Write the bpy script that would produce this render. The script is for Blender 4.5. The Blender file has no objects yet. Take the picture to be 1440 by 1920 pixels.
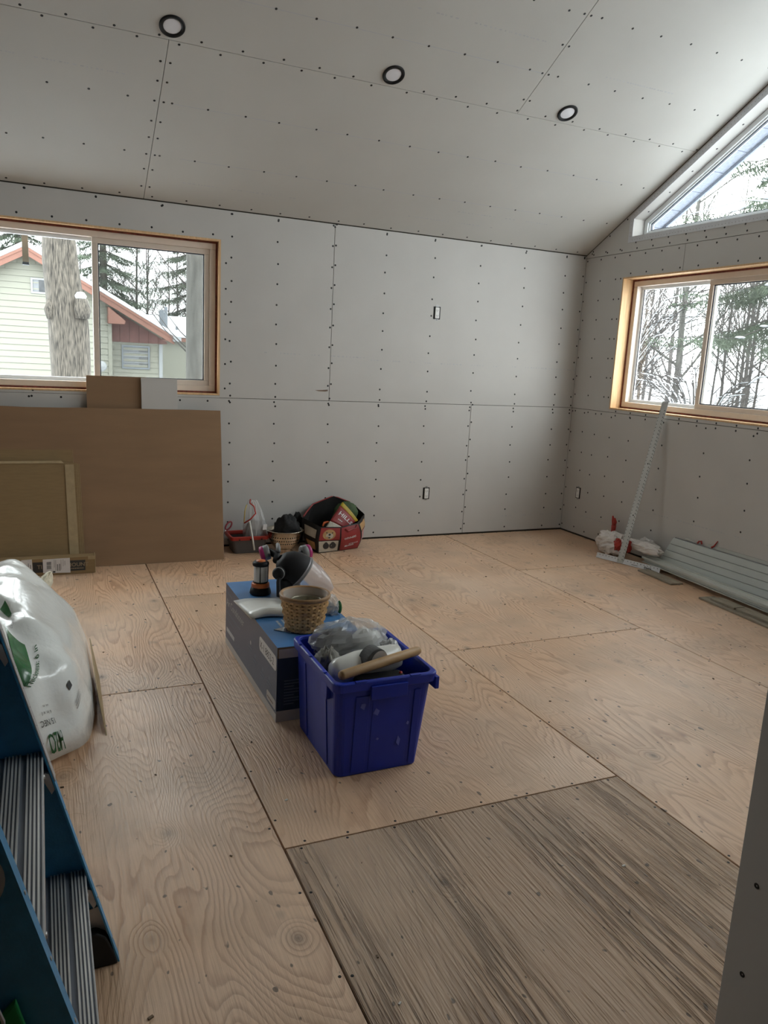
import bpy, bmesh, math, random
from mathutils import Matrix, Vector, noise

# ------------------------------------------------------------------ camera, sky, exposure
SC = bpy.context.scene
COL = SC.collection
cam_data = bpy.data.cameras.new('camera')
cam = bpy.data.objects.new('camera', cam_data); COL.objects.link(cam)
SIDE = Vector((0.91307226, -0.4046344, 0.05069574)); UP = Vector((0.03315055, 0.19755377, 0.97973137))
FWD = Vector((0.40644815, 0.89288494, -0.19379472))
cam.matrix_world = Matrix(((SIDE.x, UP.x, -FWD.x, -4.223492), (SIDE.y, UP.y, -FWD.y, -5.446098),
                           (SIDE.z, UP.z, -FWD.z, 1.396609), (0, 0, 0, 1)))
cam_data.sensor_fit = 'VERTICAL'; cam_data.sensor_height = 36.0
cam_data.lens = 1430.25 * 36.0 / 1920.0
cam_data.clip_start = 0.02; cam_data.clip_end = 300
SC.camera = cam

world = bpy.data.worlds.new('overcast_sky'); SC.world = world; world.use_nodes = True
wn = world.node_tree.nodes; bg = wn['Background']
bg.inputs['Color'].default_value = (0.96, 0.975, 1.0, 1); bg.inputs['Strength'].default_value = 10.5
SC.view_settings.view_transform = 'Standard'; SC.view_settings.look = 'None'
SC.view_settings.gamma = 1.0; SC.view_settings.use_curve_mapping = False
SC.view_settings.exposure = 0.0
SC.cycles.max_bounces = 10; SC.cycles.diffuse_bounces = 6; SC.cycles.glossy_bounces = 3; SC.cycles.adaptive_threshold = .035; SC.cycles.transparent_max_bounces = 24
SC.cycles.sample_clamp_indirect = 6.0

def portal(loc, nrm, sx, sy):            # tells the sampler where daylight enters; gives off no light itself
    l = bpy.data.lights.new('window_portal', 'AREA'); l.shape = 'RECTANGLE'; l.size = sx; l.size_y = sy
    l.cycles.is_portal = True
    o = bpy.data.objects.new('window_portal', l); COL.objects.link(o)
    o.location = loc; o.rotation_euler = Vector(nrm).to_track_quat('-Z', 'Y').to_euler()
portal((-4.1, 0.2, 1.62), (0, -1, 0), 2.2, 1.2)
portal((0.22, -1.33, 1.62), (-1, 0, 0), 1.9, 1.2)
portal((0.22, -1.8, 3.2), (-1, 0, 0), 2.8, 1.7)
portal((0.22, 2 * -3.283 + 1.8, 3.2), (-1, 0, 0), 2.8, 1.7)

# ------------------------------------------------------------------ helpers
ROOT = {}
class MB:
    def __init__(s): s.v = []; s.f = []
    def add(s, vs, fs):
        n = len(s.v); s.v += [Vector(q) for q in vs]; s.f += [tuple(i + n for i in q) for q in fs]; return s
    def box(s, x0, x1, y0, y1, z0, z1):
        return s.add([(x, y, z) for z in (z0, z1) for y in (y0, y1) for x in (x0, x1)],
                     [(0, 2, 3, 1), (4, 5, 7, 6), (0, 1, 5, 4), (2, 6, 7, 3), (0, 4, 6, 2), (1, 3, 7, 5)])
    def obox(s, o, a, b, c, ra, rb, rc):
        o, a, b, c = Vector(o), Vector(a), Vector(b), Vector(c)
        return s.add([o + a * i + b * j + c * k for k in rc for j in rb for i in ra],
                     [(0, 2, 3, 1), (4, 5, 7, 6), (0, 1, 5, 4), (2, 6, 7, 3), (0, 4, 6, 2), (1, 3, 7, 5)])
    def prism(s, pts, d):                 # closed polygon (3-D points) extruded by vector d
        n = len(pts); d = Vector(d); P = [Vector(q) for q in pts]
        return s.add(P + [q + d for q in P], [tuple(range(n))[::-1], tuple(range(n, 2 * n))] +
                     [(i, (i + 1) % n, n + (i + 1) % n, n + i) for i in range(n)])
    def tube(s, pts, r, n=8, cap=True):
        P = [Vector(q) for q in pts]; m = len(P)
        R = r if isinstance(r, (list, tuple)) else [r] * m
        vs = []; ref = None
        for i in range(m):
            t = (P[min(i + 1, m - 1)] - P[max(i - 1, 0)])
            t = t.normalized() if t.length > 1e-9 else Vector((0, 0, 1))
            if ref is None: ref = Vector((1, 0, 0)) if abs(t.x) < .8 else Vector((0, 1, 0))
            a = (ref - t * ref.dot(t)).normalized(); ref = a; b = t.cross(a)
            vs += [P[i] + (a * math.cos(2 * math.pi * k / n) + b * math.sin(2 * math.pi * k / n)) * R[i] for k in range(n)]
        fs = [(i * n + k, i * n + (k + 1) % n, (i + 1) * n + (k + 1) % n, (i + 1) * n + k) for i in range(m - 1) for k in range(n)]
        if cap: fs += [tuple(range(n))[::-1], tuple(range((m - 1) * n, m * n))]
        return s.add(vs, fs)
    def lathe(s, prof, c=(0, 0, 0), n=24, ax=(0, 0, 1), close=False):
        ax = Vector(ax).normalized(); a = ax.orthogonal().normalized(); b = ax.cross(a); c = Vector(c); m = len(prof)
        vs = [c + ax * z + (a * math.cos(2 * math.pi * k / n) + b * math.sin(2 * math.pi * k / n)) * r for r, z in prof for k in range(n)]
        fs = [(i * n + k, i * n + (k + 1) % n, (i + 1) * n + (k + 1) % n, (i + 1) * n + k) for i in range(m - 1) for k in range(n)]
        if close: fs += [tuple(range(n))[::-1], tuple(range((m - 1) * n, m * n))]
        return s.add(vs, fs)
    def loft(s, rings, cap=True, closed=True):
        n = len(rings[0]); m = len(rings)
        vs = [q for r in rings for q in r]; K = n if closed else n - 1
        fs = [(i * n + k, i * n + (k + 1) % n, (i + 1) * n + (k + 1) % n, (i + 1) * n + k) for i in range(m - 1) for k in range(K)]
        if cap: fs += [tuple(range(n))[::-1], tuple(range((m - 1) * n, m * n))]
        return s.add(vs, fs)
    def build(s, name, mat, parent=None, world=True, smooth=False, bevel=0, solid=0, subd=0, kind=None, label=None):
        me = bpy.data.meshes.new(name)
        vs = s.v
        if parent is not None and world:
            inv = ROOT[parent].inverted(); vs = [inv @ q for q in vs]
        me.from_pydata([tuple(q) for q in vs], [], s.f); me.update()
        bm = bmesh.new(); bm.from_mesh(me); bmesh.ops.recalc_face_normals(bm, faces=bm.faces); bm.to_mesh(me); bm.free()
        if mat: me.materials.append(mat)
        if smooth:
            for p in me.polygons: p.use_smooth = True
        o = bpy.data.objects.new(name, me); COL.objects.link(o)
        if parent is not None: o.parent = parent; ROOT[o] = ROOT[parent]
        else: ROOT[o] = Matrix()
        if solid:
            m = o.modifiers.new('thickness', 'SOLIDIFY'); m.thickness = solid; m.offset = -1
        if subd:
            m = o.modifiers.new('smooth', 'SUBSURF'); m.levels = subd; m.render_levels = subd
        if bevel:
            m = o.modifiers.new('edges', 'BEVEL'); m.width = bevel; m.segments = 2; m.limit_method = 'ANGLE'
        if kind: o['kind'] = kind
        if label: o['label'] = label
        return o
def thing(name, label, cat, loc=(0, 0, 0), rz=0, group=None):
    o = bpy.data.objects.new(name, None); COL.objects.link(o)
    o.empty_display_size = .05; o.location = loc; o.rotation_euler = (0, 0, rz)
    ROOT[o] = Matrix.Translation(loc) @ Matrix.Rotation(rz, 4, 'Z')
    return tag(o, label, cat, group)
def tag(o, label, cat, group=None):
    o['label'] = label; o['category'] = cat
    if group: o['group'] = group
    return o
def setting(name, label=None, loc=(0, 0, 0)):
    o = bpy.data.objects.new(name, None); COL.objects.link(o); o.location = loc; o.empty_display_size = .1
    o['kind'] = 'structure'; ROOT[o] = Matrix.Translation(loc)
    if label: o['label'] = label
    return o
def copy_tree(o, loc, rz=0, scale=1, label=None, parent=None):
    c = o.copy(); COL.objects.link(c)
    if parent is None:
        c.location = loc; c.rotation_euler = (0, 0, rz); c.scale = (scale,) * 3
        if label: c['label'] = label
    else: c.parent = parent
    for ch in o.children: copy_tree(ch, None, parent=c)
    return c
_txt = {}
def glyphs(string, size, align='LEFT', shear=0, bold=0):
    cu = bpy.data.curves.new('glyphs', 'FONT'); cu.body = string; cu.size = size; cu.align_x = align; cu.shear = shear; cu.offset = bold
    cu.resolution_u = 2
    o = bpy.data.objects.new('glyphs', cu); COL.objects.link(o)
    me = bpy.data.meshes.new_from_object(o)
    vs = [v.co.copy() for v in me.vertices]; fs = [tuple(p.vertices) for p in me.polygons]
    bpy.data.objects.remove(o); bpy.data.curves.remove(cu); bpy.data.meshes.remove(me)
    return vs, fs
def lettering(string, size, fn, mat, parent, name='lettering', **k):   # fn maps (x, y) on the print to a point
    vs, fs = glyphs(string, size, **k)
    return MB().add([fn(v.x, v.y) for v in vs], fs).build(name, mat, parent)
def plane_fn(o, a, b):
    o, a, b = Vector(o), Vector(a).normalized(), Vector(b).normalized()
    return lambda x, y: o + a * x + b * y

# ------------------------------------------------------------------ materials
def nodes(name):
    m = bpy.data.materials.new(name); m.use_nodes = True
    return m, m.node_tree.nodes, m.node_tree.links, m.node_tree.nodes['Principled BSDF']
def mat(name, col, rough=.6, metal=0, vary=0.0, vscale=20, bump=0, bscale=60, stretch=(1, 1, 1), alpha=1, spec=None, trans=0, coat=0):
    m, N, L, P = nodes(name)
    P.inputs['Roughness'].default_value = rough; P.inputs['Metallic'].default_value = metal
    P.inputs['Base Color'].default_value = (*col, 1)
    if spec is not None: P.inputs['Specular IOR Level'].default_value = spec
    if coat: P.inputs['Coat Weight'].default_value = coat
    if alpha < 1: P.inputs['Alpha'].default_value = alpha
    if trans: P.inputs['Transmission Weight'].default_value = trans
    if vary or bump:
        tc = N.new('ShaderNodeTexCoord'); mp = N.new('ShaderNodeMapping'); mp.inputs['Scale'].default_value = stretch
        L.new(tc.outputs['Object'], mp.inputs['Vector'])
    if vary:
        t = N.new('ShaderNodeTexNoise'); t.inputs['Scale'].default_value = vscale; t.inputs['Detail'].default_value = 4
        L.new(mp.outputs['Vector'], t.inputs['Vector'])
        r = N.new('ShaderNodeValToRGB')
        r.color_ramp.elements[0].position = .3; r.color_ramp.elements[1].position = .7
        r.color_ramp.elements[0].color = (*[c * (1 - vary) for c in col], 1); r.color_ramp.elements[1].color = (*[min(1, c * (1 + vary)) for c in col], 1)
        L.new(t.outputs['Fac'], r.inputs['Fac']); L.new(r.outputs['Color'], P.inputs['Base Color'])
    if bump:
        t2 = N.new('ShaderNodeTexNoise'); t2.inputs['Scale'].default_value = bscale; t2.inputs['Detail'].default_value = 5
        L.new(mp.outputs['Vector'], t2.inputs['Vector'])
        b = N.new('ShaderNodeBump'); b.inputs['Strength'].default_value = bump; b.inputs['Distance'].default_value = .01
        L.new(t2.outputs['Fac'], b.inputs['Height']); L.new(b.outputs['Normal'], P.inputs['Normal'])
    return m
def film(name, col, clear, rough=.15):       # thin clear sheet: part see-through, part coloured and glossy
    m, N, L, P = nodes(name)
    P.inputs['Base Color'].default_value = (*col, 1); P.inputs['Roughness'].default_value = rough
    t = N.new('ShaderNodeBsdfTransparent'); x = N.new('ShaderNodeMixShader'); x.inputs['Fac'].default_value = clear
    L.new(P.outputs['BSDF'], x.inputs[1]); L.new(t.outputs['BSDF'], x.inputs[2]); L.new(x.outputs['Shader'], N['Material Output'].inputs['Surface'])
    return m
def glass_mat(name, tint=(1, 1, 1), gloss=.05):
    m, N, L, P = nodes(name); N.remove(P)
    t = N.new('ShaderNodeBsdfTransparent'); t.inputs['Color'].default_value = (*tint, 1)
    g = N.new('ShaderNodeBsdfGlossy'); g.inputs['Roughness'].default_value = .02
    x = N.new('ShaderNodeMixShader'); x.inputs['Fac'].default_value = gloss
    L.new(t.outputs['BSDF'], x.inputs[1]); L.new(g.outputs['BSDF'], x.inputs[2]); L.new(x.outputs['Shader'], N['Material Output'].inputs['Surface'])
    return m

def math_node(N, L, op, a, b=None, c=None):
    n = N.new('ShaderNodeMath'); n.operation = op
    for i, q in enumerate((a, b, c)):
        if q is None: continue
        if isinstance(q, (int, float)): n.inputs[i].default_value = q
        else: L.new(q, n.inputs[i])
    return n.outputs[0]
def mix_col(N, L, fac, a, b):
    n = N.new('ShaderNodeMix'); n.data_type = 'RGBA'
    for idx, q in ((0, fac), (6, a), (7, b)):
        if isinstance(q, (int, float)): n.inputs[idx].default_value = q
        elif isinstance(q, tuple): n.inputs[idx].default_value = (*q, 1)
        else: L.new(q, n.inputs[idx])
    return n.outputs[2]
def noise_node(N, L, vec, scale, detail=3, dist=0, rough=.5):
    t = N.new('ShaderNodeTexNoise'); t.inputs['Scale'].default_value = scale; t.inputs['Detail'].default_value = detail
    t.inputs['Distortion'].default_value = dist; t.inputs['Roughness'].default_value = rough
    L.new(vec, t.inputs['Vector']); return t.outputs['Fac']
def ramp(N, L, fac, stops):
    r = N.new('ShaderNodeValToRGB'); e = r.color_ramp.elements
    while len(e) < len(stops): e.new(.5)
    for i, (p, c) in enumerate(stops):
        e[i].position = p; e[i].color = (c, c, c, 1) if isinstance(c, (int, float)) else (*c, 1)
    L.new(fac, r.inputs['Fac']); return r.outputs['Color']

def plywood(name, light, ring, dust, weathered):
    m, N, L, P = nodes(name)
    geo = N.new('ShaderNodeNewGeometry'); oi = N.new('ShaderNodeObjectInfo')
    comb = N.new('ShaderNodeCombineXYZ')
    L.new(math_node(N, L, 'MULTIPLY', oi.outputs['Random'], 37.0), comb.inputs[0]); L.new(math_node(N, L, 'MULTIPLY', oi.outputs['Random'], 91.0), comb.inputs[1])
    va = N.new('ShaderNodeVectorMath'); va.operation = 'ADD'
    L.new(geo.outputs['Position'], va.inputs[0]); L.new(comb.outputs[0], va.inputs[1])
    def stretch(sx, sy):
        mp = N.new('ShaderNodeMapping'); mp.inputs['Scale'].default_value = (sx, sy, 1); L.new(va.outputs[0], mp.inputs['Vector']); return mp.outputs['Vector']
    v1 = stretch(1.0, .22 if not weathered else .1)
    field = noise_node(N, L, v1, 2.3 if not weathered else 1.7, 2.5, .35, .45)
    wig = noise_node(N, L, stretch(1, .35), 26, 3)
    # knots
    vor = N.new('ShaderNodeTexVoronoi'); vor.inputs['Scale'].default_value = 6.0; L.new(stretch(1.0, .75), vor.inputs['Vector'])
    sep = N.new('ShaderNodeSeparateColor'); L.new(vor.outputs['Color'], sep.inputs[0])
    kd = math_node(N, L, 'ADD', vor.outputs['Distance'], math_node(N, L, 'MULTIPLY', wig, .06))
    knot = ramp(N, L, kd, [(.06, 1.0), (.10, .5), (.15, .25), (.24, 0.0)])
    pick = math_node(N, L, 'GREATER_THAN', sep.outputs[0], .5)
    knotm = math_node(N, L, 'MULTIPLY', knot, pick)
    halo = ramp(N, L, kd, [(.0, 1.0), (.12, .5), (.36, 0.0)])
    f2 = math_node(N, L, 'ADD', math_node(N, L, 'ADD', field, math_node(N, L, 'MULTIPLY', wig, .014)), math_node(N, L, 'MULTIPLY', math_node(N, L, 'MULTIPLY', halo, pick), .10))
    fr = math_node(N, L, 'FRACT', math_node(N, L, 'MULTIPLY', f2, 64.0 if not weathered else 60.0))
    rings = ramp(N, L, fr, [(0, 0.0), (.45, .06), (.80, .9), (.9, 1.0), (1, .1)])
    fine = noise_node(N, L, stretch(1, .035), 150, 3)
    fineR = ramp(N, L, fine, [(.38, 0.0), (.68, 1.0)])
    patch = ramp(N, L, noise_node(N, L, va.outputs[0], 1.6, 4), [(.42, 0.0), (.72, 1.0)])
    tone = noise_node(N, L, va.outputs[0], .9, 3)
    streak = ramp(N, L, noise_node(N, L, stretch(1, .06), 9, 3), [(.35, 0.0), (.65, 1.0)])
    c = mix_col(N, L, math_node(N, L, 'MULTIPLY', math_node(N, L, 'MULTIPLY', rings, ramp(N, L, noise_node(N, L, va.outputs[0], 2.2, 2), [(.32, .15), (.62, 1.0)])), .85 if not weathered else .4), light, ring)
    c = mix_col(N, L, math_node(N, L, 'MULTIPLY', fineR, .22 if not weathered else .16), c, tuple(q * .55 for q in ring))
    if weathered:
        band = ramp(N, L, noise_node(N, L, stretch(1, .10), 4.2, 3), [(.44, 0.05), (.56, 1.0)])
        groove = ramp(N, L, noise_node(N, L, stretch(1, .045), 75, 4, .3), [(.47, 0.0), (.56, 1.0)])
        gm = math_node(N, L, 'MULTIPLY', band, groove)
        c = mix_col(N, L, math_node(N, L, 'MULTIPLY', gm, .92), c, tuple(q * .30 for q in ring))
    c = mix_col(N, L, math_node(N, L, 'MULTIPLY', tone, .5), c, (light[0] * .98, light[1] * .78, light[2] * .62))
    stain = ramp(N, L, noise_node(N, L, va.outputs[0], 2.7, 5), [(.48, 0.0), (.70, 1.0)])
    c = mix_col(N, L, math_node(N, L, 'MULTIPLY', patch, .35), c, dust)
    c = mix_col(N, L, math_node(N, L, 'MULTIPLY', stain, .55), c, tuple(q * .55 for q in light))
    c = mix_col(N, L, math_node(N, L, 'MULTIPLY', oi.outputs['Random'], .35), c, tuple(q * .62 for q in light))
    c = mix_col(N, L, math_node(N, L, 'MULTIPLY', knotm, .7), c, (.10, .075, .06))
    specks = ramp(N, L, noise_node(N, L, stretch(1, .6), 38, 1), [(.72, 0.0), (.75, 1.0)])
    c = mix_col(N, L, math_node(N, L, 'MULTIPLY', specks, .75), c, (.05, .04, .035))
    smut = ramp(N, L, noise_node(N, L, stretch(1, .5), 11, 2), [(.70, 0.0), (.80, 1.0)])
    c = mix_col(N, L, math_node(N, L, 'MULTIPLY', smut, .55), c, (.13, .10, .085))
    L.new(c, P.inputs['Base Color']); P.inputs['Roughness'].default_value = .42; P.inputs['Specular IOR Level'].default_value = .55
    h = math_node(N, L, 'ADD', math_node(N, L, 'MULTIPLY', rings, -.5), math_node(N, L, 'MULTIPLY', fineR, -.8))
    if weathered: h = math_node(N, L, 'ADD', math_node(N, L, 'MULTIPLY', gm, -3.0), h)
    b = N.new('ShaderNodeBump'); b.inputs['Strength'].default_value = .35 if not weathered else .7; b.inputs['Distance'].default_value = .003
    L.new(h, b.inputs['Height']); L.new(b.outputs['Normal'], P.inputs['Normal'])
    return m

M = {}
M['drywall'] = mat('drywall_paper', (.56, .545, .525), .85, vary=.03, vscale=3, bump=.04, bscale=90)
M['ceiling_board'] = mat('ceiling_board_paper', (.56, .55, .522), .85, vary=.03, vscale=2, bump=.03, bscale=90)
M['light_block'] = mat('light_block_dark', (.07, .055, .04), .9, vary=.15, vscale=5)  # dark colour for the added unseen wall, so it bounces little light
M['gap'] = mat('stud_space', (.10, .085, .07), .9, vary=.3, vscale=6)
M['screw'] = mat('screw_black', (.015, .015, .016), .45, metal=.3, vary=.1)
M['chalk'] = mat('chalk_line_blue', (.47, .48, .54), .9, vary=.1)
M['stamp'] = mat('board_stamp_grey', (.50, .50, .51), .9, vary=.1)
M['pine'] = mat('pine_lumber', (.72, .47, .25), .6, vary=.16, vscale=6, stretch=(12, 12, 1), bump=.05)
M['vinyl'] = mat('white_vinyl_bounce_tint', (.74, .645, .56), .4, vary=.03)  # white vinyl tinted beige; warm bounced light is put into the colour
M['vinyl_out'] = mat('window_vinyl_white', (.82, .85, .87), .4, vary=.02)
M['gasket'] = mat('window_gasket', (.05, .06, .08), .5, vary=.1)
M['foam'] = mat('spray_foam_red', (.20, .055, .035), .8, vary=.35, vscale=50, bump=.6, bscale=80)
M['bead'] = mat('corner_bead_metal', (.62, .63, .66), .5, metal=.25, vary=.05, vscale=40)
M['glass'] = glass_mat('window_glass', (.93, .96, .95), .04)
M['screen'] = film('insect_screen', (.13, .135, .13), .72, .9)
M['ply'] = plywood('plywood_floor', (.78, .54, .36), (.33, .145, .07), (.80, .68, .57), False)
M['ply_old'] = plywood('plywood_floor_weathered', (.58, .41, .28), (.27, .155, .09), (.62, .51, .41), True)
M['black'] = mat('black_plastic', (.010, .010, .011), .55, vary=.15, spec=.25)
M['subfloor'] = mat('joist_dark', (.03, .025, .02), .9, vary=.2)

# ------------------------------------------------------------------ the room
HW, SL = 2.3486, .5331
CS = 1 / math.sqrt(1 + SL * SL)
YR = -3.72 * CS                               # ridge
ZR = HW - SL * YR
XL, YB = -7.6, 2 * YR
def zc(y): return HW - SL * y if y > YR else HW - SL * (YB - y)

# floor
fl = setting('floor')
MB().box(XL, 0.02, YB, .02, -.20, -.0165).build('subfloor', M['subfloor'], fl)
G = .003
cols = [(-7.6, -7.283, (0, -1.11, -3.55, -5.99, YB)), (-7.283, -6.063, (0, -2.33, -4.77, YB)), (-6.063, -4.843, (0, -1.11, -3.55, -5.99, YB)),
        (-4.843, -3.623, (0, -2.345, -4.785, YB)),
        (-3.623, -2.403, (0, -1.11, -3.553, -5.99, YB)), (-2.403, -1.183, (0, -2.33, -4.77, YB)), (-1.183, 0, (0, -1.11, -3.55, -5.99, YB))]
nails = MB(); rnd = random.Random(4)
for x0, x1, ys in cols:
    for a, b in zip(ys, ys[1:]):
        old = (abs(x0 + 3.623) < .01 and abs(a + 3.553) < .01)
        MB().box(x0 + G, x1 - G, b + G, a - G, -.016, 0).build('plywood_sheet', M['ply_old' if old else 'ply'], fl, bevel=.0012)
        for i in range(8):
            xx = x0 + .06 + i * (x1 - x0 - .12) / 7
            for yy in (a - .014, b + .014): nails.lathe([(.0001, .0012), (.0042, .0008), (.0046, 0)], (xx + rnd.uniform(-.03, .03), yy + rnd.uniform(-.004, .004), 0), 6)
        k = a - .2
        while k > b + .1:
            for xx in (x0 + .014, x1 - .014): nails.lathe([(.0001, .0012), (.004, .0008), (.0045, 0)], (xx, k, 0), 6)
            k -= .3
nails.build('nail_heads', M['screw'], fl, kind='stuff')
M['crumb'] = mat('wood_crumbs', (.16, .11, .07), .9, vary=.4, vscale=60)
M['chip'] = mat('plaster_crumbs', (.62, .60, .56), .9, vary=.1)
crumbs = MB(); chips = MB()
for i in range(150):
    x, y, s = rnd.uniform(-4.6, -.6), rnd.uniform(-4.6, -.3), rnd.uniform(.0015, .005)
    a = rnd.uniform(0, 6.28)
    (crumbs if rnd.random() < .75 else chips).obox((x, y, 0), (math.cos(a), math.sin(a), 0), (-math.sin(a), math.cos(a), 0), (0, 0, 1), (-s, s * 1.4), (-s * .6, s * .6), (0, s * .8))
crumbs.build('sawdust_crumbs', M['crumb'], fl, kind='stuff'); chips.build('plaster_crumbs', M['chip'], fl, kind='stuff')

def screws_on(wall, pts, nrm, m='screw', r=.0074):
    mb = MB()
    for q in pts: mb.lathe([(.0001, .0011), (r * .8, .0009), (r, .0001)], q, 7, nrm)
    return mb.build('screw_heads', M[m], wall, kind='stuff')
rs = random.Random(8)

# back wall (y = 0), window opening x -5.15..-3.068, z 1.10..2.15
WB = (-5.15, -3.066, 1.100, 2.150)
wb = setting('wall_back')
mb = MB()
mb.box(XL - .2, WB[0], .0135, .17, -.2, HW + .4); mb.box(WB[1], .2, .0135, .17, -.2, HW + .4)
mb.box(WB[0], WB[1], .0135, .17, -.2, WB[2]); mb.box(WB[0], WB[1], .0135, .17, WB[3], HW + .4)
mb.build('framing', M['gap'], wb)
def wall_sheet(par, pts, d, m='drywall'): return MB().prism(pts, d).build('drywall_sheet', M[m], par, bevel=.0015)
Y1 = (0, .0128, 0); g = .0016; JT = 1.083; ZT = HW - .006
P2 = lambda *q: [(x, 0, z) for x, z in q]
wall_sheet(wb, P2((-2.246 + g, JT + g), (0, JT + g), (0, ZT), (-2.246 + g, ZT)), Y1)
wall_sheet(wb, P2((-5.9, WB[3]), (WB[1], WB[3]), (WB[1], JT + g), (-2.246 - g, JT + g), (-2.246 - g, ZT), (-5.9, ZT)), Y1)
wall_sheet(wb, P2((XL, JT + g), (WB[0], JT + g), (WB[0], WB[3] - g), (-5.9, WB[3] - g), (-5.9 - g, ZT), (XL, ZT)), Y1)
wall_sheet(wb, P2((-1.012 + g, .012), (0, .012), (0, JT - g), (-1.012 + g, JT - g)), Y1)
wall_sheet(wb, P2((-4.67, .012), (-1.012 - g, .012), (-1.012 - g, JT - g), (-4.67, JT - g)), Y1)
wall_sheet(wb, P2((XL, .012), (-4.67 - g, .012), (-4.67 - g, JT - g), (XL, JT - g)), Y1)
wall_sheet(wb, P2((WB[0], JT + g * .2), (WB[1], JT + g * .2), (WB[1], WB[2] - .001), (WB[0], WB[2] - .001)), Y1)
pts = []
studs = [-.02, -.2, -.6, -1.02, -1.43, -1.835, -2.246, -2.665, -2.995, -3.45, -3.86, -4.27]
for x in studs:
    z = .05
    while z < 2.33:
        j = rs.uniform(-.012, .012)
        if not (WB[0] - .03 < x < WB[1] + .03 and WB[2] - .06 < z < WB[3] + .03):
            if abs(x + 2.246) < .01 and z > JT: pts += [(x - .012, 0, z + j), (x + .012, 0, z - j + .03)]
            elif x == -1.02 and z < JT: pts += [(x - .008, 0, z + j), (x + .02, 0, z + .04)]
            elif abs(z - JT) > .02: pts.append((x + rs.uniform(-.006, .006), 0, z + j))
        z += .142
    pts += [(x + .004, 0, JT + .018), (x - .004, 0, JT - .02), (x, 0, HW - .025)]
for i in range(9): pts.append((-3.12 - i * .2, 0, WB[3] + .02 + rs.uniform(0, .01))); pts.append((-3.15 - i * .19, 0, 1.06))
for i in range(6): pts.append((-3.05 + .02, 0, 1.15 + i * .17))
pts = [q for q in pts if q[0] > -4.6]
screws_on(wb, pts, (0, -1, 0))
def stamps(par, o, a, b, n, seed, m='stamp', h=.008):    # faint smudged line of print along a board
    r = random.Random(seed); mb = MB(); a = Vector(a); b = Vector(b); o = Vector(o); x = 0; nrm = a.cross(b).normalized()
    for i in range(n):
        w = r.uniform(.006, .02)
        mb.add([o + a * x + nrm * .0006, o + a * (x + w) + nrm * .0006, o + a * (x + w) + b * h + nrm * .0006, o + a * x + b * h + nrm * .0006], [(0, 1, 2, 3)]); x += w + r.uniform(.004, .02) + (.08 if r.random() < .12 else 0)
    return mb.build('smudged_print', M[m], par, kind='stuff')
stamps(wb, (-1.92, 0, 1.395), (1, 0, 0), (0, 0, 1), 26, 1); stamps(wb, (-2.75, 0, 1.41), (1, 0, 0), (0, 0, 1), 20, 2); stamps(wb, (-.65, 0, 1.40), (1, 0, 0), (0, 0, 1), 22, 3)
stamps(wb, (-1.9, 0, .14), (1, 0, 0), (0, 0, 1), 10, 4); stamps(wb, (-.63, 0, .14), (1, 0, 0), (0, 0, 1), 14, 5)
M['torn'] = mat('torn_paper_brown', (.22, .16, .12), .9, vary=.2)
MB().prism([(-2.36, -.0004, 1.160), (-2.33, -.0004, 1.152), (-2.28, -.0004, 1.151), (-2.258, -.0004, 1.155), (-2.258, -.0004, 1.167), (-2.30, -.0004, 1.163)], (0, .0005, 0)).build('torn_paper_patch', M['torn'], wb)

# right wall (x = 0): slider opening y -.482..-2.25, z 1.108..2.137; gable window; added mirrored opening past the ridge
WR = (-2.25, -.478, 1.108, 2.137)
GY0, GY1, GZ = -.522, -3.02, 2.425
gtop = lambda y: zc(y) - .052
D1 = (-4.40, -2.56, 0.0, 2.16)
wr = setting('wall_right')
mb = MB(); T = (.0135, .17)
def rx(y0, y1, z0, z1): mb.box(T[0], T[1], y0, y1, z0, z1)
rx(WR[1], .17, -.2, HW + .05); rx(WR[0], WR[1], -.2, WR[2]); rx(WR[0], WR[1], WR[3], GZ); rx(YB - .2, WR[0], -.2, GZ)
def px(*q): mb.prism([(T[0], y, z) for y, z in q], (T[1] - T[0], 0, 0))
px((GY0, GZ), (WR[1], GZ), (WR[1], HW), (0, HW), (GY0, gtop(GY0)))
px((GY0, gtop(GY0)), (0, HW), (0, HW + .03), (YR, ZR + .03), (GY1, gtop(GY1)))
GA, GB_ = 2 * YR - GY1, 2 * YR - GY0
px((GA, GZ), (GY1, GZ), (GY1, gtop(GY1)), (YR, ZR + .03), (GA, gtop(GA)))
px((GA, gtop(GA)), (YR, ZR + .03), (YB, HW), (GB_, gtop(GB_)))
px((GB_, GZ), (GB_, gtop(GB_)), (YB, HW), (YB, GZ))
mb.build('framing', M['gap'], wr)
X1 = (.0128, 0, 0); Q2 = lambda *q: [(0, y, z) for y, z in q]; JR, JU = 1.082, 2.324
wall_sheet(wr, Q2((-.0, .012), (-2.44, .012), (-2.44, JR - g), (0, JR - g)), X1)
wall_sheet(wr, Q2((0, JR + g), (WR[1], JR + g), (WR[1], WR[3]), (-1.097, WR[3]), (-1.097, JU - g), (0, JU - g)), X1)
wall_sheet(wr, Q2((-1.1, WR[3]), (WR[0], WR[3]), (WR[0], JR + g), (D1[1], JR + g), (D1[1], JU - g), (-1.1, JU - g)), X1)
wall_sheet(wr, Q2((WR[1], JR + g), (WR[0], JR + g), (WR[0], WR[2] - .001), (WR[1], WR[2] - .001)), X1)
wall_sheet(wr, Q2((0, JU + g), (GY1, JU + g), (GY1, GZ), (GY0, GZ), (GY0, gtop(GY0)), (GY1, gtop(GY1)), (GY1, zc(GY1) - .004), (0, HW - .004)), X1)
wall_sheet(wr, Q2((GY1 - g, JU + g), (GA, JU + g), (GA, zc(GA) - .004), (YR, ZR - .004), (GY1 - g, zc(GY1) - .004)), X1)
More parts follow.
